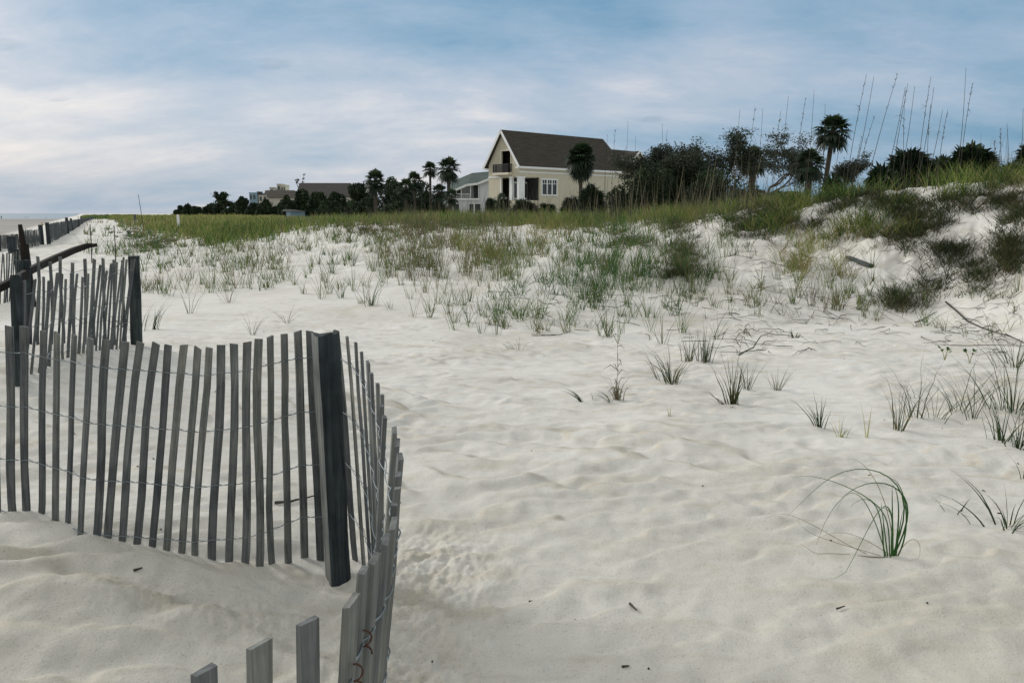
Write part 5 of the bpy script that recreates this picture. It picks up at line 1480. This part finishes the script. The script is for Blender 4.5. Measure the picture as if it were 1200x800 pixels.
# ------------------------------------------------------------------ white and green-grey house left of it
def rect_house():
    D = 128.0
    def p(u, v, d=0.0): return at(u, v, D + d)
    base = p(545, 250); base[2] = 1.0
    h = empty('white_house', base, 'pale grey house with grey green roof and upper porch left of the cream house', 'house')
    up = V3(0, 0, 1); yy = V3(0, 1, 0); X = V3(1, 0, 0)
    def slab(mb, u0, v0, u1, v1, d0, th=.2): a = p(u0, v0, d0); b = p(u1, v1, d0); c = (a + b) / 2; c[1] += th / 2; mb.box(c, (X * abs(b[0] - a[0]) / 2, yy * th / 2, up * abs(b[2] - a[2]) / 2))
    w = MB()
    slab(w, 512, 234, 579, 253, 0); # lower storey
    a = [p(562, 213.5, .0), p(579, 206, .0), p(579, 234, .0), p(562, 234, .0)]; w.prism(a, yy * .2)
    w.prism([p(528, 224, 3), p(545, 217, 3), p(562, 215, 3), p(562, 234, 3), p(528, 234, 3)], yy * .2)
    a0 = p(579, 206, 0); w.box((a0 + V3(0, 5, -3)), (X * .1, yy * 4.8, up * 3.2))
    w.build('wall', M['greywall'], h)
    fl = MB(); a = p(513, 234); b = p(562, 234); fl.box(V3((a[0] + b[0]) / 2, D + 1.3, a[2] + .08), (X * (b[0] - a[0]) / 2, yy * 1.7, up * .12)); fl.build('porch_floor', M['white'], h)
    for (u0, u1, v0, v1) in ((518, 522, 240, 250), (531, 538, 239, 250), (550, 555, 239, 250), (556.5, 563, 239, 250)):
        f = MB(); slab(f, u0 - .8, v0 - .8, u1 + .8, v1 + .5, -.08, .06); fo = f.build('window', M['white'], h)
        g_ = MB(); slab(g_, u0, v0, u1, v1, -.12, .03); x = g_.build('pane', M['glass'], h); x.parent = fo; x.location = (0, 0, 0)
    for (u0, u1, v0, v1) in ((535, 541, 222, 231), (555, 560.5, 218, 232)):
        f = MB(); slab(f, u0 - .5, v0 - .5, u1 + .5, v1 + .5, 2.85, .08); fo = f.build('door', M['white'], h)
        g_ = MB(); slab(g_, u0, v0, u1, v1, 2.78, .04); x = g_.build('pane', M['glass'], h); x.parent = fo; x.location = (0, 0, 0)
    for (u, vt) in ((530, 223), (535, 222), (540.5, 220), (551.5, 217), (561, 215.5)):
        c = MB(); slab(c, u - .55, vt, u + .55, 234, -.15, .15); c.build('column', M['white'], h)
    r = MB(); slab(r, 530, 227, 551, 227.5, -.05, .04); slab(r, 530, 232.3, 551, 232.8, -.05, .04)
    for k in range(30): u = 530 + 21 * k / 29; slab(r, u - .1, 227, u + .1, 232.5, -.04, .02)
    r.build('railing', M['white'], h)
    rf = MB()
    FL = p(526, 225.5, -.6); FM = p(547, 216.2, -.6); FM2 = p(560, 214.5, -.6); FR = p(580, 206.5, -.6)
    BR = p(580, 200.3, 7); BL = p(553, 202.8, 7); BL2 = p(527, 214, 7)
    rf.add([FL, FM, FM2, FR, BR, BL, BL2], [(0, 1, 5, 6), (1, 2, 5), (2, 3, 4, 5)], .5)
    dn = V3(0, .0, -.2)
    rf.add([FL + dn, FM + dn, FM2 + dn, FR + dn, BR + dn, BL + dn, BL2 + dn], [(6, 5, 1, 0), (5, 2, 1), (5, 4, 3, 2)], .5)
    # back slope
    BB = [p(580, 214, 13), p(553, 216, 13), p(527, 222, 13)]
    rf.add([BL2, BL, BR] + BB, [(0, 1, 4, 5), (1, 2, 3, 4)], .5)
    roof = rf.build('roof', M['roof_green'], h)
    bb = MB()
    for a, b in ((FL, FM), (FM, FM2), (FM2, FR)):
        d = b - a; L = np.linalg.norm(d); d /= L; bb.box((a + b) / 2 + V3(0, -.06, -.10), (d * L / 2, yy * .05, np.cross(d, yy) * .17))
    x = bb.build('bargeboard', M['white'], h); x.parent = roof; x.location = (0, 0, 0)
rect_house()
# small neighbours
def block(label, name, parts, D, chim=()):
    """parts: (kind, (u, v) outline, material, extra distance, thickness)"""
    q = at(parts[0][1][0][0], 250, D); q[2] = 1.0
    h = empty(name, q, label, 'building', 'buildings on the left skyline')
    for (nm, poly, mat, dd, th) in parts:
        mb = MB(); mb.prism([at(u, v, D + dd) for (u, v) in poly], (0, th, 0)); mb.build(nm, M[mat], h)
    return h
def gable(label, u0, u1, vr, ve, D, mr, mw, skew=3):
    """long low building, ridge parallel to the view plane: front roof slope really slopes"""
    q = at((u0 + u1) / 2, 250, D); q[2] = 1.0
    h = empty('building', q, label, 'building', 'buildings on the left skyline')
    A = at(u0, ve, D); B = at(u1, ve, D); C = at(u1 - skew, vr, D + 5); E = at(u0 + skew, vr, D + 5); A2 = A + V3(0, 10, 0); B2 = B + V3(0, 10, 0)
    r = MB(); r.add([A, B, C, E, A2, B2], [(0, 1, 2, 3), (3, 2, 5, 4), (0, 3, 4), (1, 5, 2)], .5); r.build('roof', M[mr], h)
    w = MB(); c = (A + B2) / 2; zt_ = A[2] - .05; w.box(V3(c[0], c[1], (zt_ + .5) / 2), (V3(abs(B[0] - A[0]) / 2 - .5, 0, 0), V3(0, 4.6, 0), V3(0, 0, (zt_ - .5) / 2))); w.build('wall', M[mw], h)
    return h
hb = gable('large low building with a long dark brown roof behind the left trees', 346, 416, 214.5, 231, 165, 'roof_grey', 'beige', 5)
hb2 = gable('lower brown roofed building left of the large brown roof', 312, 348, 223, 232, 190, 'roof_brown', 'beige', 3)
def tower(label, u0, u1, vt, D, mat, cap=None, dep=5, win=0):
    q = at((u0 + u1) / 2, 250, D); q[2] = 1.0; h = empty('building', q, label, 'building', 'buildings on the left skyline')
    a = at(u0, vt, D); b = at(u1, vt, D); mb = MB(); mb.box(V3((a[0] + b[0]) / 2, D + dep / 2, (a[2] + .5) / 2), (V3((b[0] - a[0]) / 2, 0, 0), V3(0, dep / 2, 0), V3(0, 0, (a[2] - .5) / 2))); mb.build('wall', M[mat], h)
    mb = MB(); mb.box(V3((a[0] + b[0]) / 2, D + dep / 2, a[2] + .12), (V3((b[0] - a[0]) / 2 + .12, 0, 0), V3(0, dep / 2 + .12, 0), V3(0, 0, .15))); mb.build('roof', M[cap or mat], h)
    for k in range(win):
        u = u0 + (u1 - u0) * (k + .5) / win
        g_ = MB(); c = at(u, vt + 4.5, D - .03); g_.box(c, (V3((b[0] - a[0]) / win * .28, 0, 0), V3(0, .04, 0), V3(0, 0, .7))); g_.build('window', M['glass'], h)
tower('blue grey tower block just right of the flat-topped pine', 292, 300, 226.5, 260, 'bluewall', dep=8, win=2)
tower('narrow dark chimney like block right of the blue grey tower', 301.5, 304, 225.5, 255, 'roof_grey', dep=3)
tower('low beige block between the blue grey tower and the beige chimneys', 303, 313, 228.5, 250, 'beige', 'roof_grey', 8, 2)
tower('square beige chimney block, left of the taller pair', 316, 321, 220.5, 240, 'beige', None, 4, 1)
tower('taller beige chimney block with a stepped top', 324.5, 329, 216.5, 236, 'beige', None, 4, 1)
tower('taller beige chimney block, right half of the stepped pair', 329.3, 334.5, 217.5, 236, 'cream_pale', None, 4, 2)
tower('pale house front with tall windows below the beige chimneys', 320, 327, 228, 215, 'cream_pale', 'white', 5, 2)
gable('small brown pyramid roof between the beige chimney blocks', 309, 317, 223, 228, 232, 'roof_brown', 'beige', 2)
gable('dark brown gable roof in front of the taller beige chimneys', 322, 331, 222, 228, 228, 'roof_brown', 'beige', 2)
gable('long pale roof far off near the left end of the tree line', 227, 246, 240, 242.5, 330, 'white', 'greywall', 2)
gable('small grey shed low among the bushes below the brown roofs', 331, 343, 245.5, 247.5, 130, 'roof_grey', 'bluewall', 1)

# ------------------------------------------------------------------ people far off on the beach
def person(u, Y, label, stride=.12, face=0.0, arm=.1, shade=0):
    x = (u - 600) / F * Y; gz = zt(x, Y)
    me = bpy.data.meshes.new('person'); bm = bmesh.new(); sl_ = bm.verts.layers.skin.verify()
    J = {'pel': (0, 0, .95, .13), 'chest': (0, 0, 1.30, .15), 'neck': (0, 0, 1.50, .06), 'head': (0, .01, 1.66, .10), 'crown': (0, .0, 1.75, .07),
         'hl': (-.09, 0, .88, .10), 'kl': (-.10, stride, .48, .07), 'al': (-.10, stride * .6, .08, .05), 'tl': (-.10, stride * .6 + .16, .03, .04),
         'hr': (.09, 0, .88, .10), 'kr': (.10, -stride * .3, .48, .07), 'ar': (.10, -stride * 1.6, .10, .05), 'tr': (.10, -stride * 1.6 + .16, .04, .04),
         'sl': (-.19, 0, 1.40, .06), 'el': (-.25, -arm, 1.14, .045), 'wl': (-.26, .05, .90, .035),
         'sr': (.19, 0, 1.40, .06), 'er': (.25, arm, 1.14, .045), 'wr': (.26, .1 + arm, .92, .035)}
    ca, sa = math.cos(face), math.sin(face); vs = {}
    for k, (a, b, c, r) in J.items():
        v = bm.verts.new((a * ca - b * sa, a * sa + b * ca, c)); v[sl_].radius = (r, r); vs[k] = v
    vs['pel'][sl_].use_root = True
    for a, b in (('pel', 'chest'), ('chest', 'neck'), ('neck', 'head'), ('head', 'crown'), ('pel', 'hl'), ('hl', 'kl'), ('kl', 'al'), ('al', 'tl'), ('pel', 'hr'), ('hr', 'kr'), ('kr', 'ar'), ('ar', 'tr'),
                 ('chest', 'sl'), ('sl', 'el'), ('el', 'wl'), ('chest', 'sr'), ('sr', 'er'), ('er', 'wr')): bm.edges.new((vs[a], vs[b]))
    bm.to_mesh(me); bm.free(); me.materials.append(M['person_dark'])
    o = bpy.data.objects.new('person', me); COL.objects.link(o); o.location = (x, Y, gz - .02)
    o.modifiers.new('Skin', 'SKIN'); s_ = o.modifiers.new('Sub', 'SUBSURF'); s_.levels = 1; s_.render_levels = 1
    tag(o, label, 'person', 'people on the beach')
person(5.5, 400, 'dark clothed person on the beach, left one of the leftmost pair', .12, .2)
person(8.6, 396, 'dark clothed person on the beach, right one of the leftmost pair', .05, -.1)
person(36.5, 560, 'tiny dark figure by the water, left one of the second pair', .12, 1.2)
person(39.5, 556, 'tiny dark figure by the water, right one of the second pair', .1, 1.4)
person(60.5, 560, 'tiny lone dark figure by the water right of the second pair', .1, 1.4)
